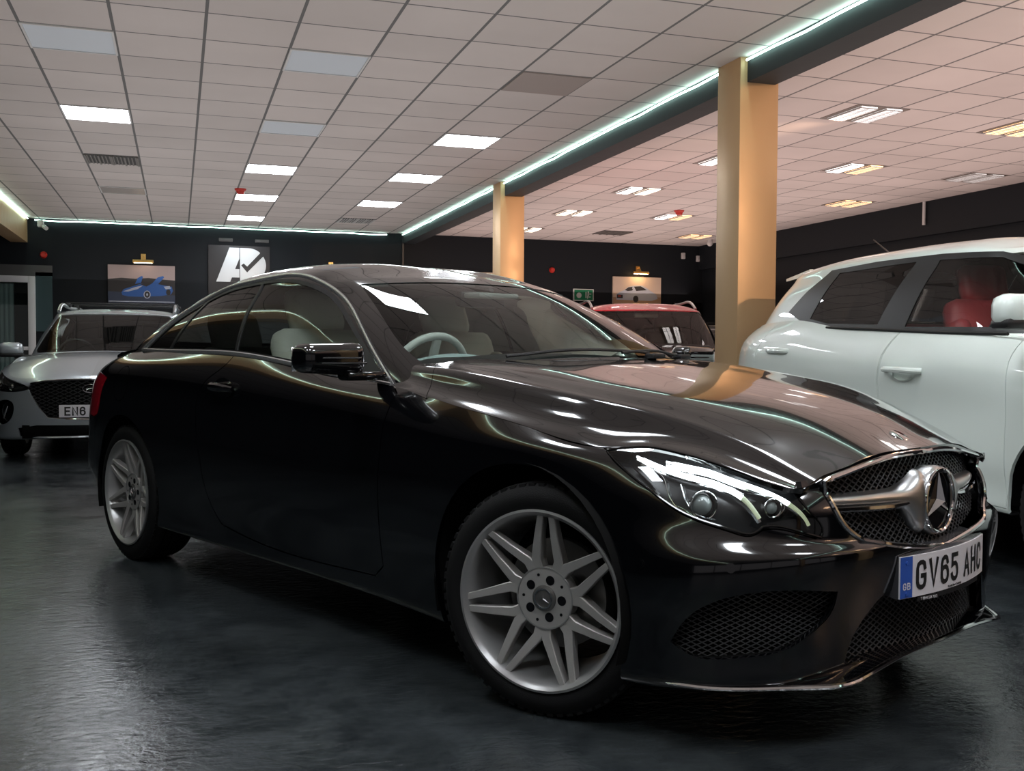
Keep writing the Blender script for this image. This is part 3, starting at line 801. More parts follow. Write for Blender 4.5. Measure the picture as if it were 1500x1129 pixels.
    # grille
    fm = lambda w: .815 - .42 * max(0, abs(w) - .05) ** 1.6
    def gx(u, v): return Vector((.700 + (.731 - v) * .30 - .26 * u * u, -u, v))
    gp = [(p.y * -1, p.z) for p in gr if p.y <= .0]; full = gp + [(-u, v) for u, v in gp[::-1] if u > 1e-4]
    g = diamond_mesh('grille', full, gx, .027, .017, .0020, MATS['mesh_black'], car)
    bkm = MB(); bkm.add([gx(u * 1.02, v) - X_ * .05 for u, v in full], [tuple(range(len(full)))]); bkm.build('grille_backing', MATS['underside'], g)
    mb = MB()
    edge = [p for p in gr if p.y <= .001]
    ring = [(lambda h, p=p: (h[0] if h[0] is not None else gx(-p.y, p.z) + X_ * .01))(band.bvh.ray_cast(Vector((2, min(p.y, -.001), p.z)), -X_)) for p in edge]; ring = ring + [my(p) for p in ring[::-1]][1:-1]
    mb.tube(ring, .008, n=8, closed=True); mb.build('grille_surround', MATS['chrome'], g)
    # twin bar flaring into the star ring
    SX, SZ, SR = .787, .598, .092
    mb = MB()
    for s in (-1, 1):
        prof = []
        for i, (w, zc, hh, dd) in enumerate([(.435, .624, .018, .0), (.33, .622, .019, .014), (.22, .620, .021, .024), (.160, .616, .030, .031), (.135, .61, .048, .036), (.115, .603, .068, .039), (.092, .600, .085, .040), (.070, .598, .092, .036)]):
            xx = gx(w, zc).x + dd
            prof.append([Vector((xx - .03, s * w, zc + hh)), Vector((xx + .004, s * w, zc + hh * .8)), Vector((xx + .016, s * w, zc + hh * .25)), Vector((xx + .016, s * w, zc - hh * .25)), Vector((xx + .004, s * w, zc - hh * .8)), Vector((xx - .03, s * w, zc - hh))])
        G2 = resample(np.array([[tuple(p) for p in r] for r in prof]), [3] * 5, [4] * 7)
        R_, C_ = G2.shape[:2]
        mb.add([Vector(p) for p in G2.reshape(-1, 3)], [(i * C_ + j, i * C_ + j + 1, (i + 1) * C_ + j + 1, (i + 1) * C_ + j) for i in range(R_ - 1) for j in range(C_ - 1)])
    n = 48; prof = [(SR - .006, .004), (SR + .002, -.002), (SR + .006, -.014), (SR + .004, -.05)]
    vs = [Vector((SX + h, r * math.cos(2 * PI * i / n), SZ + r * math.sin(2 * PI * i / n))) for i in range(n) for r, h in prof]
    mb.add(vs, [(i * 4 + k, i * 4 + k + 1, ((i + 1) % n) * 4 + k + 1, ((i + 1) % n) * 4 + k) for i in range(n) for k in range(3)])
    bar = mb.build('grille_bar', MATS['silver_satin'], car, True, 60)
    for s in (-1, 1):
        mb = MB(); mb.tube([gx(s * w, z) + X_ * (dd + .012) for w, z, dd in ((.43, .606, .004), (.33, .603, .016), (.22, .601, .026), (.17, .603, .030), (.13, .606, .030))], [.007, .008, .008, .007, .002], n=6)
        mb.build('bar_trim', MATS['chrome'], bar)
    mb = MB(); vs = [Vector((SX + .0, r * math.cos(2 * PI * i / n), SZ + r * math.sin(2 * PI * i / n))) for i in range(n) for r in (.085,)]
    mb.add(vs, [tuple(range(n))]); disc = mb.build('star_disc', MATS['star_black'], bar)
    mb = MB(); star_solid(mb, .084, .020, Vector((SX + .001, 0, SZ)), 'x')
    mb.tube([Vector((SX + .005, (SR - .005) * math.cos(2 * PI * i / n), SZ + (SR - .005) * math.sin(2 * PI * i / n))) for i in range(n)], .0058, n=8, closed=True)
    mb.build('star_emblem', MATS['chrome'], bar, True, 25)
    # hood badge
    bz = coupe_hood_z(.683, 0); mb = MB()
    M = Matrix.Translation((.672, 0, coupe_hood_z(.672, 0) + .002)) @ Matrix.Rotation(.48, 4, 'Y')
    mb.lathe([(0, .004), (.024, .0035), (.029, .001), (.030, -.004)], M, 32, 'z'); mb.build('hood_badge', MATS['chrome'], car)
    # lower intake mesh
    def lx(u, v): return Vector((.775 - .33 * u * u - .010, -u, v))
    lp = [(-p.y, p.z) for p in li if p.y <= 0]; lp = [(0, .392)] + lp + [(0, .208)]; lf = lp + [(-u, v) for u, v in lp[::-1] if u > 1e-4]
    g2 = diamond_mesh('lower_grille', lf, lx, .027, .016, .0018, MATS['mesh_black'], car)
    bkm = MB(); bkm.add([lx(u * 1.05, v + (.02 if v > .3 else -.01)) - X_ * .06 for u, v in lf], [tuple(range(len(lf)))]); bkm.build('intake_backing', MATS['underside'], g2)
    # side intake meshes
    for sg in (1, -1):
        ds = Vector((-.72, .69, 0)).normalized(); us = Vector((-.69, -.72, 0)).normalized()
        cen = sum(si, Vector()) / len(si)
        pl = [((p - cen).dot(us), p.z - cen.z) for p in si]
        def sx(u, v):
            p = cen + us * u + Z_ * v; h = band.bvh.ray_cast(p - ds * .5, ds)
            q = (h[0] if h[0] is not None else p) + ds * .030
            return Vector((q.x, q.y * sg, q.z))
        g3 = diamond_mesh('side_grille', pl, sx, .027, .0135, .0017, MATS['mesh_black'], car)
        mb = MB(); rg_ = [Vector((p.x, p.y, p.z)) for p in si]; rg_ = [band.bvh.find_nearest(p)[0] for p in rg_]; rb_ = [p + ds * .075 for p in rg_]; N_ = len(rg_)
        mb.add([Vector((p.x, p.y * sg, p.z)) for p in rg_ + rb_], [(i, (i + 1) % N_, N_ + (i + 1) % N_, N_ + i) for i in range(N_)] + [tuple(range(N_, 2 * N_))])
        mb.build('intake_duct', MATS['underside'], g3)
    # splitter blade
    lip = [(.43, -.80, .178), (.50, -.762, .175), (.60, -.675, .173), (.70, -.555, .174), (.764, -.46, .178), (.776, -.40, .188), (.782, -.28, .202), (.786, 0, .206)]
    L = smooth_line(lip, 5); L = L + [my(p) for p in L[::-1]][1:]
    mb = MB(); vs = []; TR = []
    for i, p in enumerate(L):
        t = (L[min(i + 1, len(L) - 1)] - L[max(i - 1, 0)]); t.z = 0; t.normalize(); nn = Vector((-t.y, t.x, 0)); nn = nn if nn.dot(Vector((p.x + 1, p.y, 0))) > 0 else -nn
        e = min(1, min(i, len(L) - 1 - i) / 5); TR.append(p + nn * .014 * e + Z_ * .002)
        vs += [p + nn * .012 * e + Z_ * .004, p + nn * .012 * e - Z_ * .006, p - nn * .05 - Z_ * .008, p - nn * .05 + Z_ * .018]
    mb.add(vs, [(i * 4 + k, i * 4 + (k + 1) % 4, (i + 1) * 4 + (k + 1) % 4, (i + 1) * 4 + k) for i in range(len(L) - 1) for k in range(4)] + [(0, 1, 2, 3), tuple(range(len(vs) - 1, len(vs) - 5, -1))])
    spl = mb.build('splitter', P, car, True, 30)
    mb = MB(); mb.tube(TR[1:-1], .0065, n=8, flat=1.3, up=(0, 0, 1)); mb.build('splitter_trim', MATS['chrome'], spl)
    # number plate on its plinth
    def px(u, v, h=0): return Vector((.838 - .45 * u * u + h, -u, v))
    PZ0, PZ1 = .3645, .4755
    mb = MB(); us_ = np.linspace(-.26, .26, 17)
    mb.add([px(u, z, 0) for u in us_ for z in (PZ0, PZ1)] + [px(u, z, -.004) for u in us_ for z in (PZ0, PZ1)],
           [(2 * i, 2 * i + 2, 2 * i + 3, 2 * i + 1) for i in range(16)] + [(34 + 2 * i + 1, 34 + 2 * i + 3, 34 + 2 * i + 2, 34 + 2 * i) for i in range(16)] + [(2 * i + 1, 2 * i + 3, 37 + 2 * i, 35 + 2 * i) for i in range(16)] + [(2 * i + 2, 2 * i, 34 + 2 * i, 36 + 2 * i) for i in range(16)] + [(0, 1, 35, 34), (33, 32, 66, 67)])
    plate = mb.build('number_plate', MATS['plate_white'], car)
    mb = MB(); mb.add([px(u, z, .0005) for u in np.linspace(.212, .2595, 4) for z in (PZ0 + .001, PZ1 - .001)], [(2 * i, 2 * i + 1, 2 * i + 3, 2 * i + 2) for i in range(3)]); mb.build('plate_band', MATS['plate_blue'], plate)
    pm = lambda u, v, h: px(-u, v, h + .0006)
    mb = MB(); text_on(mb, 'GV65 AHC', -.198, PZ0 + .017, .046, .079, .0125, .0115, pm); mb.build('plate_lettering', MATS['plate_black'], plate, False)
    mb = MB(); text_on(mb, 'GB', -.250, PZ0 + .022, .013, .019, .0032, .0035, pm); mb.build('country_letters', MATS['plate_white'], plate, False)
    for zz in (PZ0 + .011, PZ1 - .018):
        mb = MB(); p = px(.236, zz); mb.cyl(p, p + X_ * .003, .005, n=12); mb.build('plate_screw', MATS['plate_blue'], plate)
    mb = MB()
    mb.add([px(u * k, z, h) for u in us_ for k, z, h in ((1.0, PZ0 - .002, -.0045), (1.0, PZ1 + .002, -.0045), (1.02, PZ1 + .014, -.075), (1.02, PZ0 + .01, -.075))],
           [(4 * i + k, 4 * i + (k + 1) % 4, 4 * i + 4 + (k + 1) % 4, 4 * i + 4 + k) for i in range(16) for k in range(4)] + [(3, 2, 1, 0), (64, 65, 66, 67)])
    mb.build('plate_plinth', MATS['plinth'], car, True, 40)
    mb = MB(); uu = np.linspace(.19, -.19, 12); mb.add([px(u, z, .0002) for u in uu for z in (PZ0 - .014, PZ0 - .002)] + [px(u, z, -.004) for u in uu for z in (PZ0 - .014, PZ0 - .002)], [(2 * i, 2 * i + 1, 2 * i + 3, 2 * i + 2) for i in range(11)] + [(2 * i, 2 * i + 2, 26 + 2 * i, 24 + 2 * i) for i in range(11)])
    ps = mb.build('dealer_strip', MATS['satin_black'], car)
    a_ = math.atan(1.24 * .13)
    font_text('dealer_phone', 'T 0844 558 7012', .0115, px(.178, PZ0 - .0115, .002), (PI / 2, 0, PI / 2 - .22), MATS['plate_white'], ps, .85)
    font_text('dealer_name', 'Mercedes-Benz of Tonbridge', .009, px(.045, PZ0 + .004, .0026), (PI / 2, 0, PI / 2), MATS['plate_black'], plate, .8)
    # parking sensors
    for sg in (1, -1):
        for c in ((.598, -.72, .48), (.401, -.83, .476)):
            b = band.bvh.find_nearest(Vector(c))[0]; n = band.normal_at(b); mb = MB(); q = [b - n * .002, b + n * .0015]; q = [Vector((p.x, p.y * sg, p.z)) for p in q]
            mb.cyl(q[0], q[1], .0125, n=20); mb.cyl(q[0], q[1] + Vector((n.x, n.y * sg, n.z)) * .0012, .009, n=20); mb.build('parking_sensor', P, car)
    # bumper crease ledge (recess cover near the plate)
    # mirrors
    for sg in (1, -1):
        mb = MB(); bm = bmesh.new(); bmesh.ops.create_cube(bm, size=1)
        for v in bm.verts:
            x, y, z = v.co; k = .8 if y < 0 else 1.0
            v.co = Vector((x * .115 * k + (-.02 if y < 0 else 0), y * .232, z * .108 * (.86 if y < 0 else 1.05) + (.004 if y < 0 else 0)))
        bmesh.ops.bevel(bm, geom=list(bm.edges), offset=.040, segments=6, affect='EDGES', profile=.6)
        mb.frombm(bm, Matrix.Translation((-.79, -.985 * sg, .980)) @ Matrix.Rotation(.10 * sg, 4, 'Z') @ (Matrix.Identity(4) if sg == 1 else Matrix.Scale(-1, 4, (0, 1, 0)))); bm.free()
        mir = mb.build('wing_mirror', P, car, True, 50)
        mb = MB(); mb.tube([Vector(p) for p in ((-.775, -1.085 * sg, .985), (-.738, -1.0 * sg, .985), (-.731, -.90 * sg, .985))], .003, n=6); mb.tube([Vector(p) for p in ((-.775, -1.085 * sg, .968), (-.736, -1.0 * sg, .968), (-.729, -.88 * sg, .968))], .003, n=6); mb.build('indicator', MATS['headlamp_inner'], mir)
        mb = MB(); mb.box((-.775, -.865 * sg, .925), (.07, .16, .03), None, .012); mb.build('mirror_arm', MATS['gloss_black'], mir)
        mb = MB(); mb.box((-.850, -.99 * sg, .980), (.004, .20, .078), Matrix.Identity(4)); mb.build('mirror_glass', MATS['chrome'], mir)
    # wipers
    xb = nspline([0, .28, .53, .70], [-.38, -.42, -.53, -.67])
    for y0, y1 in ((.20, -.46), (.64, .02)):
        mb = MB(); pts = []
        for t in np.linspace(0, 1, 12):
            y = y0 + (y1 - y0) * t; x = float(xb(abs(y))[0]) - .018 - .02 * math.sin(PI * t)
            h = green.bvh.ray_cast(Vector((x, -abs(y), 1.6)), -Z_); z = h[0].z if h[0] is not None else 1.0
            pts.append(Vector((x, y, z + .012)))
        mb.tube(pts, .0055, n=6); mb.box((pts[0].x + .03, y0, pts[0].z - .012), (.05, .07, .02), None, .006); mb.build('wiper', MATS['satin_black'], car)
    # wheels
    wheel_assembly('front_wheel', car, (.04, -.757, .325), math.radians(17), phase=-.07)
    w = wheel_assembly('front_wheel', car, (.04, .757, .325), PI + math.radians(17))
    wheel_assembly('rear_wheel', car, (-2.74, -.765, .325), 0, phase=.12)
    wheel_assembly('rear_wheel', car, (-2.74, .765, .325), PI)
    # arch liners and floor pan
    for cx in (0.0, -2.74):
        for sg in (1, -1):
            mb = MB(); aa = np.linspace(-.3, PI + .3, 26)
            mb.add([Vector((cx + r * math.cos(a), y * sg, .325 + r * math.sin(a))) for y in (.873, .42) for a in aa for r in (.378,)], [(i, i + 1, 27 + i, 26 + i) for i in range(25)])
            mb.add([Vector((cx + .378 * math.cos(a), .42 * sg, .325 + .378 * math.sin(a))) for a in np.linspace(0, PI, 20)] + [Vector((cx - .378, .42 * sg, .14)), Vector((cx + .378, .42 * sg, .14))], [tuple(range(22))])
            mb.build('arch_liner', MATS['underside'], car)
    mb = MB()
    for x0, x1, hw, z in ((.42, .72, .42, .2), (-.36, .36, .40, .2), (-2.34, -.40, .80, .2), (-3.1, -2.40, .40, .24), (-3.62, -3.12, .52, .26)):
        mb.box(((x0 + x1) / 2, 0, z), (x1 - x0, 2 * hw, .03))
    mb.build('floor_pan', MATS['underside'], car)
    # engine bay blocker and cabin tub
    for nm, c_, d_ in (('engine_bay', (.05, 0, .45), (.9, 1.1, .4)), ('bulkhead', (-.46, 0, .55), (.05, 1.5, .7)), ('boot_well', (-2.95, 0, .6), (.5, 1.1, .5))):
        mb = MB(); mb.box(c_, d_); mb.build(nm, MATS['underside'], car)
    mb = MB()
    for sg in (1, -1):
        mb.box((-1.5, sg * .77, .60), (1.5, .02, .60)); mb.box((-1.6, sg * .735, .86), (1.4, .05, .16), None, .02)
    mb.build('door_card', MATS['grey_leather'], car)
    # dashboard
    ds_ = np.array([[(x, y, z) for y in np.linspace(-.70, .70, 12)] for x, z in ((-.50, .93), (-.62, .945), (-.78, .945), (-.90, .925), (-.95, .86), (-.93, .70))])
    for i in range(6):
        for j in range(12):
            y = ds_[i, j, 1]; ds_[i, j, 0] -= .28 * (y / .8) ** 2 * (1 if i < 2 else .2); ds_[i, j, 2] += .05 * math.exp(-((y + .40) / .26) ** 2) * (1 if i in (2, 3) else (.5 if i == 1 else 0))
    G_ = resample(ds_, [3] * 11, [4] * 5); R_, C_ = G_.shape[:2]; mb = MB()
    mb.add([Vector(p) for p in G_.reshape(-1, 3)], [(i * C_ + j, i * C_ + j + 1, (i + 1) * C_ + j + 1, (i + 1) * C_ + j) for i in range(R_ - 1) for j in range(C_ - 1)])
    mb.build('dashboard', MATS['dash_grey'], car, True, 60)
    mb = MB(); M = Matrix.Translation((-1.06, -.37, .895)) @ Matrix.Rotation(math.radians(-68), 4, 'Y')
    mb.tube([M @ Vector((.185 * math.cos(a), .185 * math.sin(a), 0)) for a in np.linspace(0, 2 * PI, 40, endpoint=False)], .015, n=10, closed=True)
    mb.box((0, 0, .0), (.10, .11, .05), M, .02)
    for a in (0, PI, PI * 1.5): mb.box((0, .11, 0), (.035, .13, .02), M @ Matrix.Rotation(a + PI / 2 * 0, 4, 'Z'), .006)
    mb.cyl(M @ Vector((0, 0, -.02)), M @ Vector((0, 0, -.25)), .035)
    mb.build('steering_wheel', MATS['grey_leather'], car, True, 50)
    car_seat(car, -1.62, -.37, .42, MATS['light_leather'], tilt=.38, back=.60); car_seat(car, -1.62, .37, .42, MATS['light_leather'], tilt=.38, back=.60)
    for s in (-1, 1): car_seat(car, -2.45, s * .33, .46, MATS['grey_leather'], 'rear_seat', hr=True, back=.48, tilt=.45)
    mb = MB(); mb.box((-2.95, 0, .985), (.55, 1.25, .03), None, .01); mb.build('parcel_shelf', MATS['dark_trim'], car)
    mb = MB(); mb.box((-1.17, 0, 1.225), (.05, .25, .07), Matrix.Identity(4), .02); mb.cyl((-1.14, 0, 1.25), (-1.10, 0, 1.262), .012); mb.build('interior_mirror', MATS['dark_trim'], car)
    mb = MB(); mb.box((-1.10, 0, 1.238), (.10, .22, .02), Matrix.Identity(4), .006); mb.build('roof_console', MATS['grey_leather'], car)
    return car
# ------------------------------------------------------------------ the other cars of the showroom
def mix_plan(pts): return np.array(pts, float)
def hatch(name, label, loc, rot, paint, S):
    """five-door car from plan, sill-to-shoulder and greenhouse tables"""
    car = empty(name, loc, rot); tag(car, label, 'car')
    if S.get('scale'): car.scale = (S['scale'],) * 3
    base = np.array(S['plan'], float); ext = np.concatenate([[base[1] * (1, -1)], base, [base[-2] * (1, -1)]])
    tg = ext[2:] - ext[:-2]; tg /= np.linalg.norm(tg, axis=1, keepdims=True); nrm = np.stack([tg[:, 1], -tg[:, 0]], 1)
    top = np.array(S['top'], float); n = len(base); K = S['ck']; c = np.arange(float(n))
    zb = keys(K, S['zb'], c); G = []
    for f, off in S['rows']:
        o = keys(K, off, c); xy = base - nrm * o[:, None]
        G.append(np.stack([xy[:, 0], -xy[:, 1], zb + (top[:, 2] - zb) * f], 1))
    t3 = top.copy(); t3[:, 1] *= -1; G.append(t3); G = np.array(G); G[:, 0, 1] = 0; G[:, -1, 1] = 0
    band = Surf(resample(G, [4] * (n - 1), [3] * (len(G) - 1), crease=S.get('crease', ())), True)
    # hood: from the top row in to the middle line
    k = S['hk']; e = top[:k + 1]; sp = np.array([np.interp(np.arange(k + 1), [0, k], [e[0, 0] - .02, S['cowl'][0]]), np.zeros(k + 1), keys([0, k / 2, k], [e[0, 2] + .006, S['hmid'], S['cowl'][1]], np.arange(k + 1.))]).T
    rows = []
    for f in (0, .12, .3, .6, 1.0):
        p = e + (sp - e) * f; p[:, 2] = e[:, 2] + (sp[:, 2] - e[:, 2]) * (1 - (1 - f) ** 2.2); rows.append(p)
    H = np.array(rows); H[:, :, 1] *= -1; H[:, 0, 1] = 0; H[-1, :, 1] = 0
    hood = Surf(resample(H, [4] * k, [4] * 4), True)
    gb, gt = np.array(S['gb'], float), np.array(S['gt'], float); sx = spine_x(gt[:, 0]); zc = nspline([a for a, _ in S['roof']], [b for _, b in S['roof']])
    side = np.array(S['side']); rows = []
    for f in (-.05, 0, .3, .65, .88, 1.0):
        p = gb + (gt - gb) * f; kk = 4 * f * (1 - f) * .02; p[:, 2] += kk * (1 - side); p[:, 1] += kk * side; rows.append(p)
    for f in (.94, .82, .6, .3, 0):
        p = gt.copy(); p[:, 1] = gt[:, 1] * f; p[:, 0] = gt[:, 0] + (sx - gt[:, 0]) * (1 - f)
        p[:, 2] = gt[:, 2] + (zc(sx) - gt[:, 2]) * ((1 - f ** 3) ** .8 * side + (1 - f) * (1 - side)); rows.append(p)
    GG = np.array(rows); GG[:, :, 1] *= -1; GG[:, 0, 1] = 0; GG[:, -1, 1] = 0; GG[-1, :, 1] = 0
    green = Surf(resample(GG, [6] * (len(gb) - 1), [2, 4, 4, 4, 3, 3, 3, 3, 3, 3]), True)
    R = S['tyre']; ar = R + .05
    for cx in (0.0, -S['wb']):
        a = [Vector((cx + ar * math.cos(t), -.9, R + ar * math.sin(t))) for t in np.linspace(-.35, PI + .35, 28)] + [Vector((cx - ar * .9, -.9, -.1)), Vector((cx + ar * .9, -.9, -.1))]
        band.piece(a, Y_, lim=lambda p, cx=cx: abs(p.x - cx) < .8, facing=-1)
    extra = S['cuts'](car, band, paint) if 'cuts' in S else None
    for dpoly in S.get('doors', []):
        d = band.piece([Vector((x, -.9, z)) for x, z in dpoly], Y_, gap=.004, lim=lambda p: -3.3 < p.x < -.2)
        for m in (None, 'only'): S.setdefault('door_objs', []).append(panel('door', d, band, paint, car, .02, m))
    panel('body_shell', band.rest(), band, paint, car, .015, 'both', weld=True)
    panel('hood', hood.rest(), hood, S.get('hood_paint', paint), car, .012, 'both', weld=True)
    roofp = S.get('roof_paint', paint)
    dl = green.piece([Vector((x, -.7, z)) for x, z in S['dlo']], Y_, facing=.02)
    gs = Surf.__new__(Surf); gs.bm = bmesh.new(); vv = [gs.bm.verts.new(p) for p in dl[0]]
    for f in dl[1]: gs.bm.faces.new([vv[i] for i in f])
    gs.bm.normal_update(); gs.bvh, gs.T, gs.V, gs.N = green.bvh, green.T, green.V, green.N
    for gp, gm in S['glass']:
        g = gs.take(gs.cut([Vector((x, -.7, z)) for x, z in gp], Y_, facing=-1))
        for m in (None, 'only'): panel('side_glass', g, green, MATS[gm], car, 0, m, lift=-.003)
    panel('window_frame', gs.rest(), green, MATS['satin_black'], car, .005, 'both')
    w = green.piece([Vector((0, -y, z)) for y, z in S['ws']], -X_, lim=lambda p: p.x > S['wslim'], facing=-.2)
    panel('windshield', w, green, MATS[S.get('wsmat', 'screen_glass')], car, 0, 'both', lift=-.003)
    if S.get('rg'):
        w = green.piece([Vector((0, -y, z)) for y, z in S['rg']], X_, lim=lambda p: p.x < -2.4, facing=-.2)
        panel('rear_glass', w, green, MATS['dark_glass'], car, 0, 'both', lift=-.003)
    if S.get('roof_z'):
        zz = S['roof_z']; rf = green.piece([Vector((x, -.7, z)) for x, z in ((-4.5, zz), (1, zz), (1, 2.2), (-4.5, 2.2))], Y_, facing=-1)
        panel('roof_panel', rf, green, roofp, car, .012, 'both', weld=True)
        panel('window_pillars', green.rest(), green, MATS['gloss_black'], car, .012, 'both', weld=True)
    else: panel('roof_shell', green.rest(), green, roofp, car, .012, 'both', weld=True)
    # running gear and cabin
    for nm, x, sg in (('front_wheel', 0, -1), ('front_wheel', 0, 1), ('rear_wheel', -S['wb'], -1), ('rear_wheel', -S['wb'], 1)):
        wheel_assembly(nm, car, (x, sg * (S['hw'] - .125), R), 0 if sg < 0 else PI, R=R, rr=R * .70, half=.10, style='five')
    for cx in (0.0, -S['wb']):
        for sg in (1, -1):
            mb = MB(); aa = np.linspace(0, PI, 20); r = ar + .006; yw = S['hw'] - .02
            mb.add([Vector((cx + r * math.cos(a), y * sg, R + r * math.sin(a))) for y in (yw, .40) for a in aa], [(i, i + 1, 21 + i, 20 + i) for i in range(19)])
            mb.add([Vector((cx + r * math.cos(a), .40 * sg, R + r * math.sin(a))) for a in aa] + [Vector((cx - r, .4 * sg, .2)), Vector((cx + r, .4 * sg, .2))], [tuple(range(22))]); mb.build('arch_liner', MATS['underside'], car)
    z0 = S['zb'][3] + .03
    mb = MB(); mb.box((-S['wb'] / 2, 0, z0), (S['wb'] - 2 * ar - .05, 2 * S['hw'] - .16, .03)); mb.box((-S['wb'] / 2, 0, z0 + .02), (S['wb'] + 1.2, .76, .03)); mb.build('floor_pan', MATS['underside'], car)
    mb = MB(); mb.box((.1, 0, .5), (.8, 1.0, .3)); mb.build('engine_bay', MATS['underside'], car)
    mb = MB(); mb.box((-.45, 0, .58), (.05, 1.4, .6)); mb.build('bulkhead', MATS['underside'], car)
    sm = MATS[S.get('seat', 'dark_trim')]; bh = S['belt']
    for sg in (-1, 1):
        car_seat(car, S['seatx'], sg * .36, bh - .52, sm, tilt=.25, back=.58)
        mb = MB(); mb.box((-1.45, sg * (S['hw'] - .14), bh - .30), (1.9, .03, .50), None, .01); mb.build('door_card', MATS['dark_trim'], car)
    mb = MB(); mb.box((S['seatx'] - .85, 0, bh - .22), (.16, 1.2, .55), Matrix.Identity(4), .05); mb.box((S['seatx'] - .62, 0, bh - .42), (.5, 1.2, .16), None, .05); mb.build('rear_bench', sm, car, True, 50)
    mb = MB(); mb.box((-.66, 0, bh - .10), (.42, 1.3, .20), None, .06); mb.build('dashboard', MATS['dark_trim'], car, True, 50)
    mb = MB(); M = Matrix.Translation((-.98, -.36, bh - .02)) @ Matrix.Rotation(math.radians(-66), 4, 'Y')
    mb.tube([M @ Vector((.18 * math.cos(a), .18 * math.sin(a), 0)) for a in np.linspace(0, 2 * PI, 32, endpoint=False)], .014, n=8, closed=True)
    mb.box((0, 0, 0), (.09, .30, .03), M, .01); mb.cyl(M @ Vector((0, 0, 0)), M @ Vector((0, 0, -.25)), .03); mb.build('steering_wheel', MATS['satin_black'], car, True, 50)
    mx, mz = S['mir']
    for sg in (1, -1):
        mb = MB(); mb.box((mx, sg * (S['hw'] + .06), mz), (.12, .23, .14), None, .045); o = mb.build('wing_mirror', S.get('mir_paint', paint), car, True, 60)
        mb = MB(); mb.box((mx, sg * (S['hw'] + .055), mz - .055), (.115, .22, .05), None, .02); mb.box((mx + .01, sg * (S['hw'] - .07), mz - .07), (.06, .20, .03), None, .01); mb.build('mirror_base', MATS['satin_black'], o)
    return car, band, green, hood

def blade_tube(car, name, pts, r, m, mir=True, flat=1.0, up=None):
    for sg in ((1, -1) if mir else (1,)):
        mb = MB(); mb.tube([Vector((p[0], p[1] * sg, p[2])) for p in smooth_line(pts, 4)], r, n=6, flat=flat, up=up); mb.build(name, m, car)

def snap_patch(car, surf, poly, d, name, m, lift=.004, thick=.0, mirror=True, lim=None):
    """a trim piece lying on a surface: outline poly projected along d"""
    dd, u, v = surf._basis(d); P = [(Vector(p).dot(u), Vector(p).dot(v)) for p in poly]
    pts = []
    for p in poly:
        h = surf.bvh.ray_cast(Vector(p) - Vector(d) * 2, Vector(d)); q = h[0] if h[0] is not None else Vector(p)
        pts.append(q - Vector(d) * lift)
    out = []
    for sg in ((1, -1) if mirror else (1,)):
        mb = MB(); c = sum(pts, Vector()) / len(pts)
        mb.add([Vector((p.x, p.y * sg, p.z)) for p in pts] + [Vector((p.x + d[0] * .01, (p.y + d[1] * .01) * sg, p.z)) for p in pts], [tuple(range(len(pts)))] + [(i, (i + 1) % len(pts), len(pts) + (i + 1) % len(pts), len(pts) + i) for i in range(len(pts))])
        out.append(mb.build(name, m, car, False))
    return out

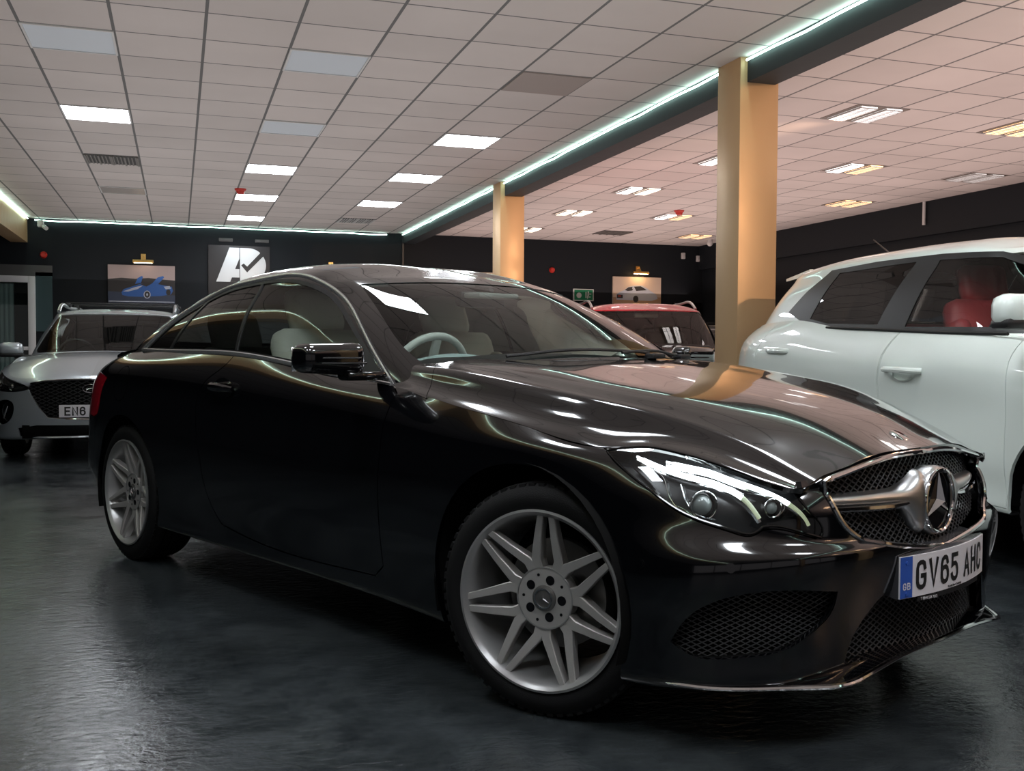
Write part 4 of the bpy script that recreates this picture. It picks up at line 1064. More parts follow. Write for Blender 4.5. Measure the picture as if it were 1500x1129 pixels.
SIDE14 = [0, 0, .1, .5, .9, 1, 1, 1, 1, 1, .9, .5, .1, 0]
CK = [0, 3, 5, 8, 12, 15, 18, 21]
def spec_estate():
    plan = [(.88,0),(.87,.22),(.84,.44),(.77,.62),(.67,.75),(.53,.84),(.36,.885),(.18,.895),(0,.897),(-.3,.895),(-.6,.893),(-1.0,.893),(-1.5,.893),(-2.0,.893),(-2.4,.893),(-2.7,.89),(-3.05,.875),(-3.35,.84),(-3.55,.76),(-3.64,.60),(-3.68,.32),(-3.70,0)]
    top = [(.80,0,.765),(.79,.22,.762),(.755,.44,.750),(.69,.58,.742),(.60,.68,.752),(.47,.74,.785),(.32,.77,.82),(.16,.785,.855),(0,.795,.88),(-.3,.80,.92),(-.6,.80,.935),(-1.0,.80,.945),(-1.5,.80,.955),(-2.0,.80,.965),(-2.4,.80,.975),(-2.7,.79,.985),(-3.05,.77,.995),(-3.3,.74,1.0),(-3.45,.68,1.0),(-3.52,.52,1.0),(-3.56,.28,1.0),(-3.58,0,1.0)]
    rows = [(0, [.12, .12, .1, .08, .08, .08, .12, .12]), (0, [.04, .03, .03, .03, .04, .03, .04, .05]), (.13, [.01, .01, .01, .02, .035, .02, .01, .01]), (.32, [0, 0, 0, .01, .015, .005, 0, 0]), (.55, [.0, 0, 0, 0, 0, 0, 0, 0]), (.75, [.01, .01, .01, .005, .01, .005, .01, .02]), (.90, [.025, .025, .03, .02, .03, .03, .03, .04])]
    gb = [(-.42,0,.975),(-.45,.30,.972),(-.55,.56,.958),(-.68,.70,.945),(-.82,.78,.925),(-1.05,.80,.935),(-1.5,.80,.952),(-1.95,.80,.962),(-2.4,.80,.972),(-2.85,.79,.985),(-3.25,.75,.995),(-3.45,.62,1.0),(-3.5,.32,1.0),(-3.52,0,1.0)]
    gt = [(-1.22,0,1.40),(-1.23,.22,1.40),(-1.27,.44,1.395),(-1.33,.57,1.385),(-1.42,.61,1.385),(-1.55,.625,1.40),(-1.8,.63,1.41),(-2.1,.63,1.41),(-2.5,.62,1.405),(-2.85,.61,1.39),(-3.08,.58,1.37),(-3.17,.48,1.38),(-3.19,.25,1.395),(-3.2,0,1.40)]
    return dict(plan=plan, top=top, ck=CK, zb=[.22, .20, .19, .20, .22, .24, .28, .30], rows=rows, hk=10, cowl=(-.40, .985), hmid=.92, gb=gb, gt=gt,
        roof=[(-1.2, 1.402), (-1.5, 1.445), (-1.9, 1.465), (-2.4, 1.465), (-2.9, 1.44), (-3.2, 1.40)], side=SIDE14,
        tyre=.32, wb=2.65, hw=.893, belt=.96, seatx=-1.62, mir=(-.74, 1.0),
        dlo=[(-.86, .955), (-1.05, 1.06), (-1.38, 1.30), (-1.55, 1.375), (-1.9, 1.388), (-2.5, 1.38), (-2.95, 1.33), (-3.2, 1.14), (-3.05, 1.03), (-2.4, .995), (-1.5, .975)],
        glass=[([(-.95, .98), (-1.4, 1.29), (-1.56, 1.36), (-1.78, 1.37), (-1.80, .99)], 'tinted_glass'), ([(-1.86, .99), (-1.84, 1.37), (-2.5, 1.36), (-2.62, 1.02)], 'dark_glass'), ([(-2.68, 1.03), (-2.58, 1.35), (-2.93, 1.31), (-3.1, 1.14), (-3.0, 1.05)], 'dark_glass')],
        ws=[(0, .99), (.30, .985), (.57, .972), (.70, .965), (.735, 1.0), (.60, 1.33), (.555, 1.372), (.42, 1.382), (0, 1.388), (-.1, 1.388), (-.1, .99)], wslim=-1.5,
        rg=[(-.1, 1.05), (.62, 1.05), (.50, 1.36), (-.1, 1.38)])

def silver_estate(loc, rot):
    P = mat('silver_paint', (.46, .50, .53), .28, .55, 1.0, coat_rough=.03)
    S = spec_estate()
    def cuts(car, band, paint):
        hl = [Vector(p) for p in [(1, -.50, .655), (1, -.60, .63), (1, -.74, .625), (1, -.86, .66), (1, -.885, .72), (1, -.84, .80), (1, -.74, .745), (1, -.60, .70)]]
        D1 = Vector((-1, 0.0, 0))
        lens = band.piece(smooth_poly(hl, corners=(0, 5)), D1, gap=.003, lim=lambda p: p.x > .1, facing=-.3)
        for m, sg in ((None, 1), ('only', -1)):
            l = panel('headlamp_lens', lens, band, MATS['clear_lens'], car, 0, m)
            panel('lamp_housing', ([p + Vector((-.05, .03, 0)) for p in lens[0]], lens[1]), band, MATS['headlamp_inner'], l, .003, m)
            for y, z, r in ((.80, .685, .034), (.68, .665, .026)):
                mb = MB(); c = Vector((.62 if y < .75 else .50, -y * sg, z)); bm = bmesh.new(); bmesh.ops.create_uvsphere(bm, u_segments=16, v_segments=10, radius=r); mb.frombm(bm, Matrix.Translation(c)); bm.free()
                mb.tube([c + Vector((.01, r * 1.2 * math.cos(t), r * 1.2 * math.sin(t))) for t in np.linspace(0, 2 * PI, 20, endpoint=False)], .003, n=5, closed=True); mb.build('projector', MATS['headlamp_chrome'], l)
        gr = [(0, .735), (.2, .733), (.40, .720), (.50, .70), (.53, .67), (.50, .59), (.43, .48), (.36, .395), (.2, .385), (0, .38)]
        band.piece([Vector((1, -y, z)) for y, z in [(-.1, .735)] + gr + [(-.1, .38)]], D1, lim=lambda p: p.x > .4)
        lo = [(-.1, .33), (.45, .33), (.62, .30), (.60, .225), (.35, .215), (-.1, .215)]
        band.piece([Vector((1, -y, z)) for y, z in lo], D1, lim=lambda p: p.x > .4)
        fg = smooth_poly([Vector((1, -y, z)) for y, z in [(.665, .53), (.76, .55), (.85, .50), (.86, .40), (.80, .33), (.70, .36), (.66, .42)]])
        fog = band.piece(fg, D1, lim=lambda p: p.x > .2, facing=-.3)
        full = gr + [(-u, v) for u, v in gr[::-1] if u > 1e-4]
        gx = lambda u, v: Vector((.855 + (.5 - v) * .05 - .30 * u * u, -u, v))
        # cascading mesh of wide hexagons
        g = diamond_mesh('grille', full, gx, .075, .032, .0045, MATS['satin_black'], car)
        mb = MB(); mb.add([gx(u * 1.03, v) - X_ * .04 for u, v in full], [tuple(range(len(full)))]); mb.build('grille_backing', MATS['underside'], g)
        mb = MB(); ring = [gx(u, v) + X_ * .015 for u, v in smooth2(gr + [(-u, v) for u, v in gr[::-1] if u > 1e-4])]; mb.tube(ring, .009, n=6, closed=True); mb.build('grille_surround', MATS['chrome'], g)
        mb = MB(); mb.tube([Vector((.872 - .3 * (.065 * math.cos(t)) ** 2, .065 * math.cos(t), .655 + .036 * math.sin(t))) for t in np.linspace(0, 2 * PI, 28, endpoint=False)], .005, n=6, closed=True)
        mb.tube([Vector((.874, -.022, .678)), Vector((.874, -.030, .632))], .005, n=6); mb.tube([Vector((.874, .030, .678)), Vector((.874, .022, .632))], .005, n=6); mb.tube([Vector((.874, -.026, .650)), Vector((.874, .026, .662))], .004, n=6)
        mb.build('badge', MATS['chrome'], g)
        mb = MB(); mb.box((.80, 0, .27), (.02, 1.15, .12)); mb.build('intake_backing', MATS['underside'], car)
        for m, sg in ((None, 1), ('only', -1)):
            f = panel('fog_recess', ([p + Vector((-.05, .03, 0)) for p in fog[0]], fog[1]), band, MATS['gloss_black'], car, .003, m)
            mb = MB(); mb.tube([Vector(p) for p in ((.745, -.70 * sg, .50), (.725, -.725 * sg, .44), (.70, -.74 * sg, .39))], [.006, .012, .008], n=8); mb.build('day_light', MATS['headlamp_chrome'], f)
        # plate
        mb = MB(); mb.box((.885, 0, .455), (.008, .52, .111), None, .002); pl = mb.build('number_plate', MATS['plate_white'], car)
        pm = lambda u, v, h: Vector((.8893 + h, u, v))
        mb = MB(); text_on(mb, 'EN6', -.215, .415, .050, .079, .014, .013, pm); mb.build('plate_lettering', MATS['plate_black'], pl, False)
    S['cuts'] = cuts
    S['doors'] = [[(-.70, 1.1), (-.66, .80), (-.62, .35), (-1.55, .30), (-1.80, .32), (-1.82, 1.1)], [(-1.83, 1.1), (-1.81, .32), (-2.25, .34), (-2.42, .60), (-2.62, .80), (-2.66, 1.1)]]
    car, band, green, hood = hatch('estate_car', 'silver estate car with a number plate starting EN6, facing out behind the black coupe', loc, rot, P, S)
    for sg in (1, -1):
        pts = smooth_line([(-1.42, -.60 * sg, 1.415), (-1.5, -.60 * sg, 1.462), (-1.9, -.595 * sg, 1.492), (-2.6, -.585 * sg, 1.488), (-3.0, -.56 * sg, 1.45), (-3.08, -.56 * sg, 1.41)], 4)
        mb = MB(); mb.tube(pts, .019, n=8); mb.build('roof_rail', MATS['silver_satin'], car)
    mb = MB(); mb.box((-2.0, 0, 1.53), (.07, 1.22, .022), None, .008); mb.box((-2.65, 0, 1.53), (.07, 1.22, .022), None, .008)
    for x in (-2.0, -2.65):
        for sg in (1, -1): mb.box((x, .585 * sg, 1.508), (.09, .06, .05), None, .012)
    mb.build('roof_bars', MATS['satin_black'], car)
    mb = MB(); mb.tube([Vector(p) for p in ((-.50, .0, .985), (-.53, -.3, .985), (-.64, -.60, .982))], .007, n=5); mb.build('wiper', MATS['satin_black'], car)
    return car
def smooth2(p): return [(q.x, q.y) for q in [Vector((a, b)) for a, b in p]]

def red_roof_car(loc, rot, sc):
    P = mat('dark_brown_paint', (.018, .014, .014), .14, .2, 1.0); RP = mat('red_paint', (.50, .008, .022), .22, 0, 1.0)
    plan = [(.72,0),(.71,.22),(.68,.44),(.61,.62),(.52,.75),(.42,.83),(.30,.875),(.15,.89),(0,.895),(-.3,.893),(-.6,.89),(-1.0,.89),(-1.5,.89),(-2.0,.893),(-2.35,.893),(-2.6,.89),(-2.85,.875),(-3.05,.83),(-3.18,.75),(-3.24,.60),(-3.27,.32),(-3.28,0)]
    top = [(.62,0,.88),(.61,.22,.878),(.57,.44,.87),(.50,.60,.87),(.42,.70,.88),(.32,.75,.895),(.22,.77,.915),(.10,.78,.935),(-.05,.79,.95),(-.3,.80,.985),(-.55,.80,1.01),(-1.0,.80,1.02),(-1.5,.80,1.03),(-2.0,.80,1.045),(-2.35,.80,1.055),(-2.6,.79,1.06),(-2.85,.77,1.065),(-3.0,.73,1.07),(-3.08,.67,1.07),(-3.12,.52,1.07),(-3.14,.28,1.07),(-3.15,0,1.07)]
    rows = spec_estate()['rows']
    gb = [(-.40,0,1.06),(-.42,.30,1.055),(-.50,.56,1.04),(-.60,.70,1.025),(-.72,.78,1.01),(-.95,.80,1.015),(-1.4,.80,1.025),(-1.85,.80,1.035),(-2.25,.80,1.05),(-2.6,.79,1.06),(-2.9,.74,1.065),(-3.02,.62,1.07),(-3.05,.32,1.07),(-3.06,0,1.07)]
    gt = [(-.90,0,1.455),(-.91,.24,1.455),(-.94,.46,1.45),(-.98,.585,1.445),(-1.06,.63,1.445),(-1.2,.645,1.455),(-1.5,.65,1.465),(-1.85,.65,1.465),(-2.2,.645,1.46),(-2.5,.64,1.45),(-2.74,.61,1.435),(-2.82,.52,1.44),(-2.84,.26,1.455),(-2.85,0,1.46)]
    S = dict(plan=plan, top=top, ck=CK, zb=[.24, .22, .22, .23, .24, .26, .30, .31], rows=rows, hk=10, cowl=(-.38, 1.055), hmid=1.0, gb=gb, gt=gt,
        roof=[(-.9, 1.458), (-1.1, 1.51), (-1.45, 1.55), (-2.0, 1.555), (-2.5, 1.53), (-2.85, 1.46)], side=SIDE14,
        tyre=.33, wb=2.59, hw=.893, belt=1.06, seatx=-1.45, mir=(-.62, 1.09), roof_paint=RP, roof_z=1.435, mir_paint=RP,
        dlo=[(-.70, 1.03), (-.86, 1.20), (-1.03, 1.405), (-1.2, 1.432), (-1.8, 1.437), (-2.5, 1.425), (-2.72, 1.40), (-2.86, 1.12), (-2.7, 1.075), (-1.5, 1.045)],
        glass=[([(-.84, 1.06), (-1.05, 1.38), (-1.2, 1.415), (-1.60, 1.42), (-1.62, 1.065)], 'tinted_glass'), ([(-1.68, 1.065), (-1.66, 1.42), (-2.25, 1.415), (-2.35, 1.08)], 'dark_glass'), ([(-2.41, 1.085), (-2.31, 1.41), (-2.68, 1.385), (-2.80, 1.13)], 'dark_glass')],
        ws=[(0, 1.075), (.30, 1.07), (.57, 1.055), (.70, 1.045), (.745, 1.07), (.635, 1.39), (.60, 1.425), (.46, 1.438), (0, 1.444), (-.1, 1.444), (-.1, 1.075)], wslim=-1.3,
        rg=[(-.1, 1.12), (.64, 1.12), (.52, 1.41), (-.1, 1.43)], scale=sc, wsmat='screen_glass')
    car, band, green, hood = hatch('crossover_car', 'dark brown crossover with a red roof and red mirrors, parked behind the tall gold pillar', loc, rot, P, S)
    for sg in (1, -1):
        pts = smooth_line([(-1.10, -.60 * sg, 1.47), (-1.25, -.60 * sg, 1.535), (-1.8, -.60 * sg, 1.562), (-2.4, -.59 * sg, 1.54), (-2.6, -.58 * sg, 1.49)], 4)
        mb = MB(); mb.tube(pts, .015, n=8); mb.build('roof_rail', MATS['silver_satin'], car)
        mb = MB(); mb.lathe([(0, .03), (.07, .025), (.095, .0), (.09, -.05)], Matrix.Translation((.50, -.60 * sg, .78)) @ Matrix.Rotation(PI / 2, 4, 'Y'), 28, 'z'); mb.build('headlamp', MATS['headlamp_chrome'], car)
    gr = [(0, .74), (.30, .73), (.40, .66), (.36, .52), (0, .50)]; full = gr + [(-u, v) for u, v in gr[::-1] if u]
    diamond_mesh('grille', full, lambda u, v: Vector((.735 - .3 * u * u, -u, v)), .05, .03, .004, MATS['chrome'], car)
    mb = MB(); mb.box((-.98, 0, 1.40), (.05, .28, .07), None, .02); mb.build('interior_mirror', MATS['grey_leather'], car)
    mb = MB(); mb.tube([Vector(p) for p in ((-.44, .1, 1.082), (-.47, -.3, 1.080), (-.54, -.60, 1.072))], .007, n=5); mb.build('wiper', MATS['satin_black'], car)
    return car

def white_suv(loc, rot):
    P = mat('white_paint', (.80, .88, .83), .30, 0, 1.0, coat_rough=.03)
    plan = [(.80,0),(.79,.22),(.76,.44),(.70,.62),(.60,.75),(.48,.83),(.34,.88),(.16,.895),(0,.898),(-.3,.895),(-.6,.89),(-1.0,.89),(-1.45,.89),(-2.0,.895),(-2.4,.90),(-2.7,.905),(-3.0,.90),(-3.25,.86),(-3.45,.77),(-3.56,.60),(-3.62,.32),(-3.63,0)]
    top = [(.70,0,.93),(.69,.22,.928),(.65,.44,.92),(.58,.58,.915),(.50,.67,.92),(.38,.73,.94),(.25,.76,.965),(.10,.78,.99),(-.05,.79,1.01),(-.3,.80,1.05),(-.6,.805,1.09),(-1.0,.81,1.115),(-1.45,.81,1.135),(-2.0,.81,1.16),(-2.4,.805,1.21),(-2.7,.79,1.215),(-3.0,.77,1.205),(-3.2,.73,1.19),(-3.34,.66,1.175),(-3.43,.50,1.17),(-3.48,.28,1.17),(-3.49,0,1.17)]
    rows = [(0, [.12, .12, .1, .08, .08, .08, .12, .12]), (0, [.05, .05, .04, .03, .03, .03, .04, .05]), (.10, [.01, .01, .01, .02, .02, .02, .01, .01]), (.24, [0, 0, 0, .005, .010, .0, 0, 0]), (.40, [.0, 0, 0, 0, .012, 0, 0, 0]), (.58, [0, 0, 0, .0, .012, -.005, 0, 0]), (.74, [.01, .01, .01, .005, .0, .0, .01, .015]), (.88, [.035, .035, .03, .02, .022, .035, .04, .05])]
    gb = [(-.30,0,1.10),(-.33,.30,1.095),(-.42,.56,1.085),(-.52,.70,1.08),(-.66,.79,1.085),(-.9,.81,1.10),(-1.4,.81,1.13),(-1.9,.81,1.15),(-2.4,.805,1.205),(-2.8,.785,1.21),(-3.1,.74,1.195),(-3.3,.62,1.175),(-3.36,.32,1.17),(-3.38,0,1.17)]
    gt = [(-.78,0,1.53),(-.79,.24,1.53),(-.82,.46,1.525),(-.86,.585,1.515),(-.95,.635,1.525),(-1.15,.645,1.54),(-1.5,.65,1.555),(-1.95,.645,1.56),(-2.35,.635,1.562),(-2.65,.62,1.548),(-2.86,.59,1.535),(-2.96,.50,1.535),(-2.99,.26,1.55),(-3.0,0,1.555)]
    S = dict(plan=plan, top=top, ck=CK, zb=[.30, .29, .28, .30, .30, .30, .32, .33], rows=rows, hk=10, cowl=(-.28, 1.10), hmid=1.03, gb=gb, gt=gt,
        roof=[(-.78, 1.535), (-1.0, 1.59), (-1.5, 1.635), (-2.1, 1.64), (-2.6, 1.615), (-3.0, 1.56)], side=SIDE14,
        tyre=.34, wb=2.60, hw=.893, belt=1.13, seatx=-1.12, mir=(-.235, 1.19), seat='red_leather',
        dlo=[(-.50, 1.10), (-.56, 1.26), (-.70, 1.45), (-.84, 1.505), (-1.2, 1.525), (-1.8, 1.535), (-2.32, 1.525), (-2.52, 1.40), (-2.68, 1.275), (-2.42, 1.20), (-2.1, 1.158), (-1.5, 1.135), (-1.0, 1.112)],
        glass=[([(-.56, 1.13), (-.60, 1.26), (-.72, 1.42), (-.82, 1.475), (-1.20, 1.492), (-1.30, 1.148)], 'clear_side_glass'), ([(-1.56, 1.165), (-1.40, 1.500), (-2.20, 1.498), (-2.33, 1.22), (-2.10, 1.185)], 'dark_glass')],
        ws=[(0, 1.12), (.30, 1.115), (.57, 1.105), (.70, 1.10), (.745, 1.13), (.625, 1.45), (.59, 1.49), (.46, 1.505), (0, 1.512), (-.1, 1.512), (-.1, 1.12)], wslim=-1.2,
        rg=[(-.1, 1.24), (.66, 1.24), (.52, 1.50), (-.1, 1.51)], crease=(4,))
    def cuts(car, band, paint):
        # black lower cladding
        cl = band.piece([Vector((x, -.9, z)) for x, z in ((-.36, .1), (-.36, .306), (-2.25, .325), (-2.25, .1))], Y_, facing=-1)
        panel('sill_cladding', cl, band, MATS['satin_black'], car, .01, 'both')
        tl = band.piece(smooth_poly([Vector((x, -.9, z)) for x, z in ((-3.12, 1.185), (-3.36, 1.10), (-3.40, .98), (-3.9, .95), (-3.9, 1.3), (-3.3, 1.3))], corners=(0, 2, 3, 4, 5)), Y_, gap=.003, lim=lambda p: p.x < -2.6 and p.z > .8, facing=-1)
        for m in (None, 'only'): panel('tail_lamp', tl, band, MATS['lamp_smoke'], car, .01, m)
        hl = band.piece(smooth_poly([Vector((1, -y, z)) for y, z in ((.46, .86), (.60, .885), (.80, .93), (.885, .96), (.87, .86), (.72, .80), (.52, .79))], corners=(0, 3)), -X_, gap=.003, lim=lambda p: p.x > .1, facing=-.3)
        for m in (None, 'only'):
            l = panel('headlamp_lens', hl, band, MATS['clear_lens'], car, 0, m); panel('lamp_housing', ([p + Vector((-.04, .03, 0)) for p in hl[0]], hl[1]), band, MATS['headlamp_inner'], l, .003, m)
        gr = [(0, .84), (.42, .835), (.43, .80), (.38, .775), (0, .77)]; lo = [(0, .56), (.62, .56), (.66, .50), (.58, .36), (0, .34)]
        for nm, g_ in (('grille', gr), ('lower_grille', lo)):
            band.piece([Vector((1, -y, z)) for y, z in [(-.1, g_[0][1])] + g_ + [(-.1, g_[-1][1])]], -X_, lim=lambda p: p.x > .3)
            full = g_ + [(-u, v) for u, v in g_[::-1] if u > 1e-4]; gx = lambda u, v: Vector((.745 - .25 * u * u, -u, v))
            o = diamond_mesh(nm, full, gx, .05, .024, .003, MATS['satin_black'], car)
            mb = MB(); mb.add([gx(u * 1.02, v) - X_ * .04 for u, v in full], [tuple(range(len(full)))]); mb.build('backing', MATS['underside'], o)
    S['cuts'] = cuts
    S['doors'] = [[(-.42, 1.2), (-.40, .95), (-.40, .33), (-1.36, .33), (-1.415, .70), (-1.415, .86), (-1.38, 1.0), (-1.30, 1.14), (-1.30, 1.2)], [(-1.315, 1.2), (-1.315, 1.14), (-1.395, 1.0), (-1.43, .86), (-1.43, .70), (-1.38, .33), (-2.1, .33), (-2.28, .55), (-2.55, .74), (-2.90, .86), (-2.90, 1.0), (-2.80, 1.16), (-2.75, 1.3)]]
    car, band, green, hood = hatch('suv_car', 'white SUV with red leather seats on the right, in front of the gold pillar', loc, rot, P, S)
    dob = S['door_objs']
    for sg, doors in ((1, (dob[0], dob[2])), (-1, (dob[1], dob[3]))):
        for (x, z, y), dd in (((-1.175, .922, .892), doors[0]), ((-2.58, 1.018, .868), doors[1])):
            mb = MB(); pts = smooth_line([(x - .155, -(y - .005) * sg, z), (x - .12, -(y + .035) * sg, z + .003), (x, -(y + .042) * sg, z + .003), (x + .12, -(y + .035) * sg, z), (x + .155, -(y - .005) * sg, z - .002)], 4)
            mb.tube(pts, [.016] * len(pts), n=10, flat=1.0); h = mb.build('door_handle', P, dd)
            mb = MB(); mb.lathe([(0, -.004), (.05, -.004), (.062, .002), (.05, .006)], Matrix.Translation((x, -(y - .002) * sg, z - .022)) @ Matrix.Rotation((PI / 2) * sg, 4, 'X') @ Matrix.Scale(1.6, 4, (1, 0, 0)) @ Matrix.Scale(.6, 4, (0, 1, 0)), 24, 'z'); mb.build('handle_cup', P, dd)
    blade_tube(car, 'belt_trim', [(-.50, -.805, 1.098), (-1.0, -.815, 1.113), (-1.5, -.817, 1.136), (-2.1, -.813, 1.160)], .009, MATS['satin_black'])
    mb = MB(); mb.add([Vector(p) for p in ((-2.80, .0, 1.585), (-2.80, -.56, 1.57), (-3.22, -.52, 1.535), (-3.24, 0, 1.55), (-2.80, .56, 1.57), (-3.22, .52, 1.535))] + [Vector(p) for p in ((-2.80, .0, 1.55), (-2.80, -.57, 1.53), (-3.20, -.53, 1.515), (-3.22, 0, 1.53), (-2.80, .57, 1.53), (-3.20, .53, 1.515))], [(0, 3, 2, 1), (0, 4, 5, 3), (6, 7, 8, 9), (6, 9, 11, 10), (1, 2, 8, 7), (2, 3, 9, 8), (3, 5, 11, 9), (5, 4, 10, 11), (0, 1, 7, 6), (4, 0, 6, 10)])
    mb.build('spoiler', P, car, True, 30)
    mb = MB(); mb.tube([Vector((-2.62, 0, 1.62)), Vector((-2.95, 0, 1.80))], [.006, .004], n=6); mb.box((-2.6, 0, 1.622), (.06, .03, .02), None, .006); mb.build('antenna', MATS['brake_steel'], car)
    return car
# ------------------------------------------------------------------ the showroom
GX0, GY0, ZC = -.407, 7.5553, 3.214
def nodes(m): return m.node_tree.nodes, m.node_tree.links
def ceiling_material(name='ceiling_tiles', step=.6, ox=GX0, oy=GY0, col=(.66, .61, .59), bar=(.17, .17, .17), w=.022):
    m = bpy.data.materials.new(name); m.use_nodes = True; N, L = nodes(m); b = N['Principled BSDF']; b.inputs['Roughness'].default_value = .75; b.inputs['Specular IOR Level'].default_value = .2
    tc = N.new('ShaderNodeTexCoord'); sp = N.new('ShaderNodeSeparateXYZ'); L.new(tc.outputs['Object'], sp.inputs[0])
    def math_(op, a, b_=None, **k):
        n = N.new('ShaderNodeMath'); n.operation = op
        for i, v in enumerate((a, b_)):
            if v is None: continue
            if isinstance(v, (int, float)): n.inputs[i].default_value = v
            else: L.new(v, n.inputs[i])
        return n.outputs[0]
    cell = []; line = []
    for ax, off, ww in (('X', ox, w), ('Y', oy, w * .75)):
        s_ = math_('DIVIDE', math_('SUBTRACT', sp.outputs[ax], off), step)
        fl = math_('FLOOR', s_); cell.append(fl); fr = math_('SUBTRACT', s_, fl)
        d = math_('ABSOLUTE', math_('SUBTRACT', fr, .5)); line.append(math_('GREATER_THAN', d, .5 - ww / step / 2))
    ln = math_('MAXIMUM', line[0], line[1])
    cx = N.new('ShaderNodeCombineXYZ'); L.new(cell[0], cx.inputs[0]); L.new(cell[1], cx.inputs[1])
    wn = N.new('ShaderNodeTexWhiteNoise'); wn.noise_dimensions = '2D'; L.new(cx.outputs[0], wn.inputs['Vector'])
    mr = N.new('ShaderNodeMapRange'); mr.inputs['To Min'].default_value = .93; mr.inputs['To Max'].default_value = 1.04; L.new(wn.outputs['Value'], mr.inputs['Value'])
    nz = N.new('ShaderNodeTexNoise'); nz.inputs['Scale'].default_value = .9; nz.inputs['Detail'].default_value = 5; L.new(tc.outputs['Object'], nz.inputs['Vector'])
    mr2 = N.new('ShaderNodeMapRange'); mr2.inputs['From Min'].default_value = .3; mr2.inputs['From Max'].default_value = .7; mr2.inputs['To Min'].default_value = .93; mr2.inputs['To Max'].default_value = 1.03; L.new(nz.outputs['Fac'], mr2.inputs['Value'])
    hs = N.new('ShaderNodeHueSaturation'); hs.inputs['Color'].default_value = (*col, 1); L.new(math_('MULTIPLY', mr.outputs[0], mr2.outputs[0]), hs.inputs['Value'])
    mx = N.new('ShaderNodeMix'); mx.data_type = 'RGBA'; L.new(ln, mx.inputs['Factor']); L.new(hs.outputs[0], mx.inputs['A']); mx.inputs['B'].default_value = (*bar, 1)
    L.new(mx.outputs['Result'], b.inputs['Base Color'])
    # each tile sags and tilts a little, bars stand a little proud
    bp = N.new('ShaderNodeBump'); bp.inputs['Distance'].default_value = .004; bp.inputs['Strength'].default_value = .35
    L.new(math_('ADD', math_('MULTIPLY', ln, -1.0), math_('MULTIPLY', nz.outputs['Fac'], .6)), bp.inputs['Height']); L.new(bp.outputs[0], b.inputs['Normal'])
    return m
def floor_material():
    m = bpy.data.materials.new('painted_concrete'); m.use_nodes = True; N, L = nodes(m); b = N['Principled BSDF']
    tc = N.new('ShaderNodeTexCoord')
    def noise(s, d=8, r=.6, dist=0, vec=None):
        n = N.new('ShaderNodeTexNoise'); n.inputs['Scale'].default_value = s; n.inputs['Detail'].default_value = d; n.inputs['Roughness'].default_value = r; n.inputs['Distortion'].default_value = dist
        L.new(vec or tc.outputs['Object'], n.inputs['Vector']); return n.outputs['Fac']
    def ramp(v, a, b_, c0, c1):
        r = N.new('ShaderNodeValToRGB'); r.color_ramp.elements[0].position = a; r.color_ramp.elements[1].position = b_
        r.color_ramp.elements[0].color = (*c0, 1); r.color_ramp.elements[1].color = (*c1, 1); L.new(v, r.inputs[0]); return r.outputs[0]
    big = noise(.55, 6, .65, .6); mid = noise(3.2, 10, .7, .4); fine = noise(38, 6, .7)
    ad = N.new('ShaderNodeMath'); ad.operation = 'ADD'; L.new(big, ad.inputs[0]); L.new(mid, ad.inputs[1])
    hf = N.new('ShaderNodeMath'); hf.operation = 'MULTIPLY'; hf.inputs[1].default_value = .5; L.new(ad.outputs[0], hf.inputs[0])
    flake = noise(9, 14, .78, .3); hm = N.new('ShaderNodeMath'); hm.operation = 'MULTIPLY_ADD'; L.new(flake, hm.inputs[0]); hm.inputs[1].default_value = .5; L.new(hf.outputs[0], hm.inputs[2])
    L.new(ramp(hm.outputs[0], .64, .82, (.015, .018, .0205), (.040, .047, .051)), b.inputs['Base Color'])
    L.new(ramp(hm.outputs[0], .64, .82, (.08, .08, .08), (.25, .25, .25)), b.inputs['Roughness'])
    b.inputs['Specular IOR Level'].default_value = .7
    mp = N.new('ShaderNodeMapping'); mp.inputs['Scale'].default_value = (1.0, 1.9, 1); L.new(tc.outputs['Object'], mp.inputs[0])
    chip = noise(20, 5, .55, .6, mp.outputs[0]); b1 = N.new('ShaderNodeBump'); b1.inputs['Strength'].default_value = .55; b1.inputs['Distance'].default_value = .0042; L.new(chip, b1.inputs['Height'])
    b2 = N.new('ShaderNodeBump'); b2.inputs['Strength'].default_value = .4; b2.inputs['Distance'].default_value = .002; L.new(noise(75, 3, .6), b2.inputs['Height']); L.new(b1.outputs[0], b2.inputs['Normal'])
    b3 = N.new('ShaderNodeBump'); b3.inputs['Strength'].default_value = .25; b3.inputs['Distance'].default_value = .006; L.new(mid, b3.inputs['Height']); L.new(b2.outputs[0], b3.inputs['Normal'])
    L.new(b3.outputs[0], b.inputs['Normal']); return m
def gold_material():
    m = mat('gold_paint', (.62, .41, .22), .42, .3); N, L = nodes(m); b = N['Principled BSDF']
    tc = N.new('ShaderNodeTexCoord'); n = N.new('ShaderNodeTexNoise'); n.inputs['Scale'].default_value = 7; n.inputs['Detail'].default_value = 8; L.new(tc.outputs['Object'], n.inputs['Vector'])
    r = N.new('ShaderNodeMapRange'); r.inputs['To Min'].default_value = .32; r.inputs['To Max'].default_value = .55; L.new(n.outputs['Fac'], r.inputs['Value']); L.new(r.outputs[0], b.inputs['Roughness']); return m

def box_obj(name, lo, hi, m, parent=None, bev=0):
    mb = MB(); c = [(a + b) / 2 for a, b in zip(lo, hi)]; mb.box(c, [b - a for a, b in zip(lo, hi)], None, bev); return mb.build(name, m, parent, bev > 0)

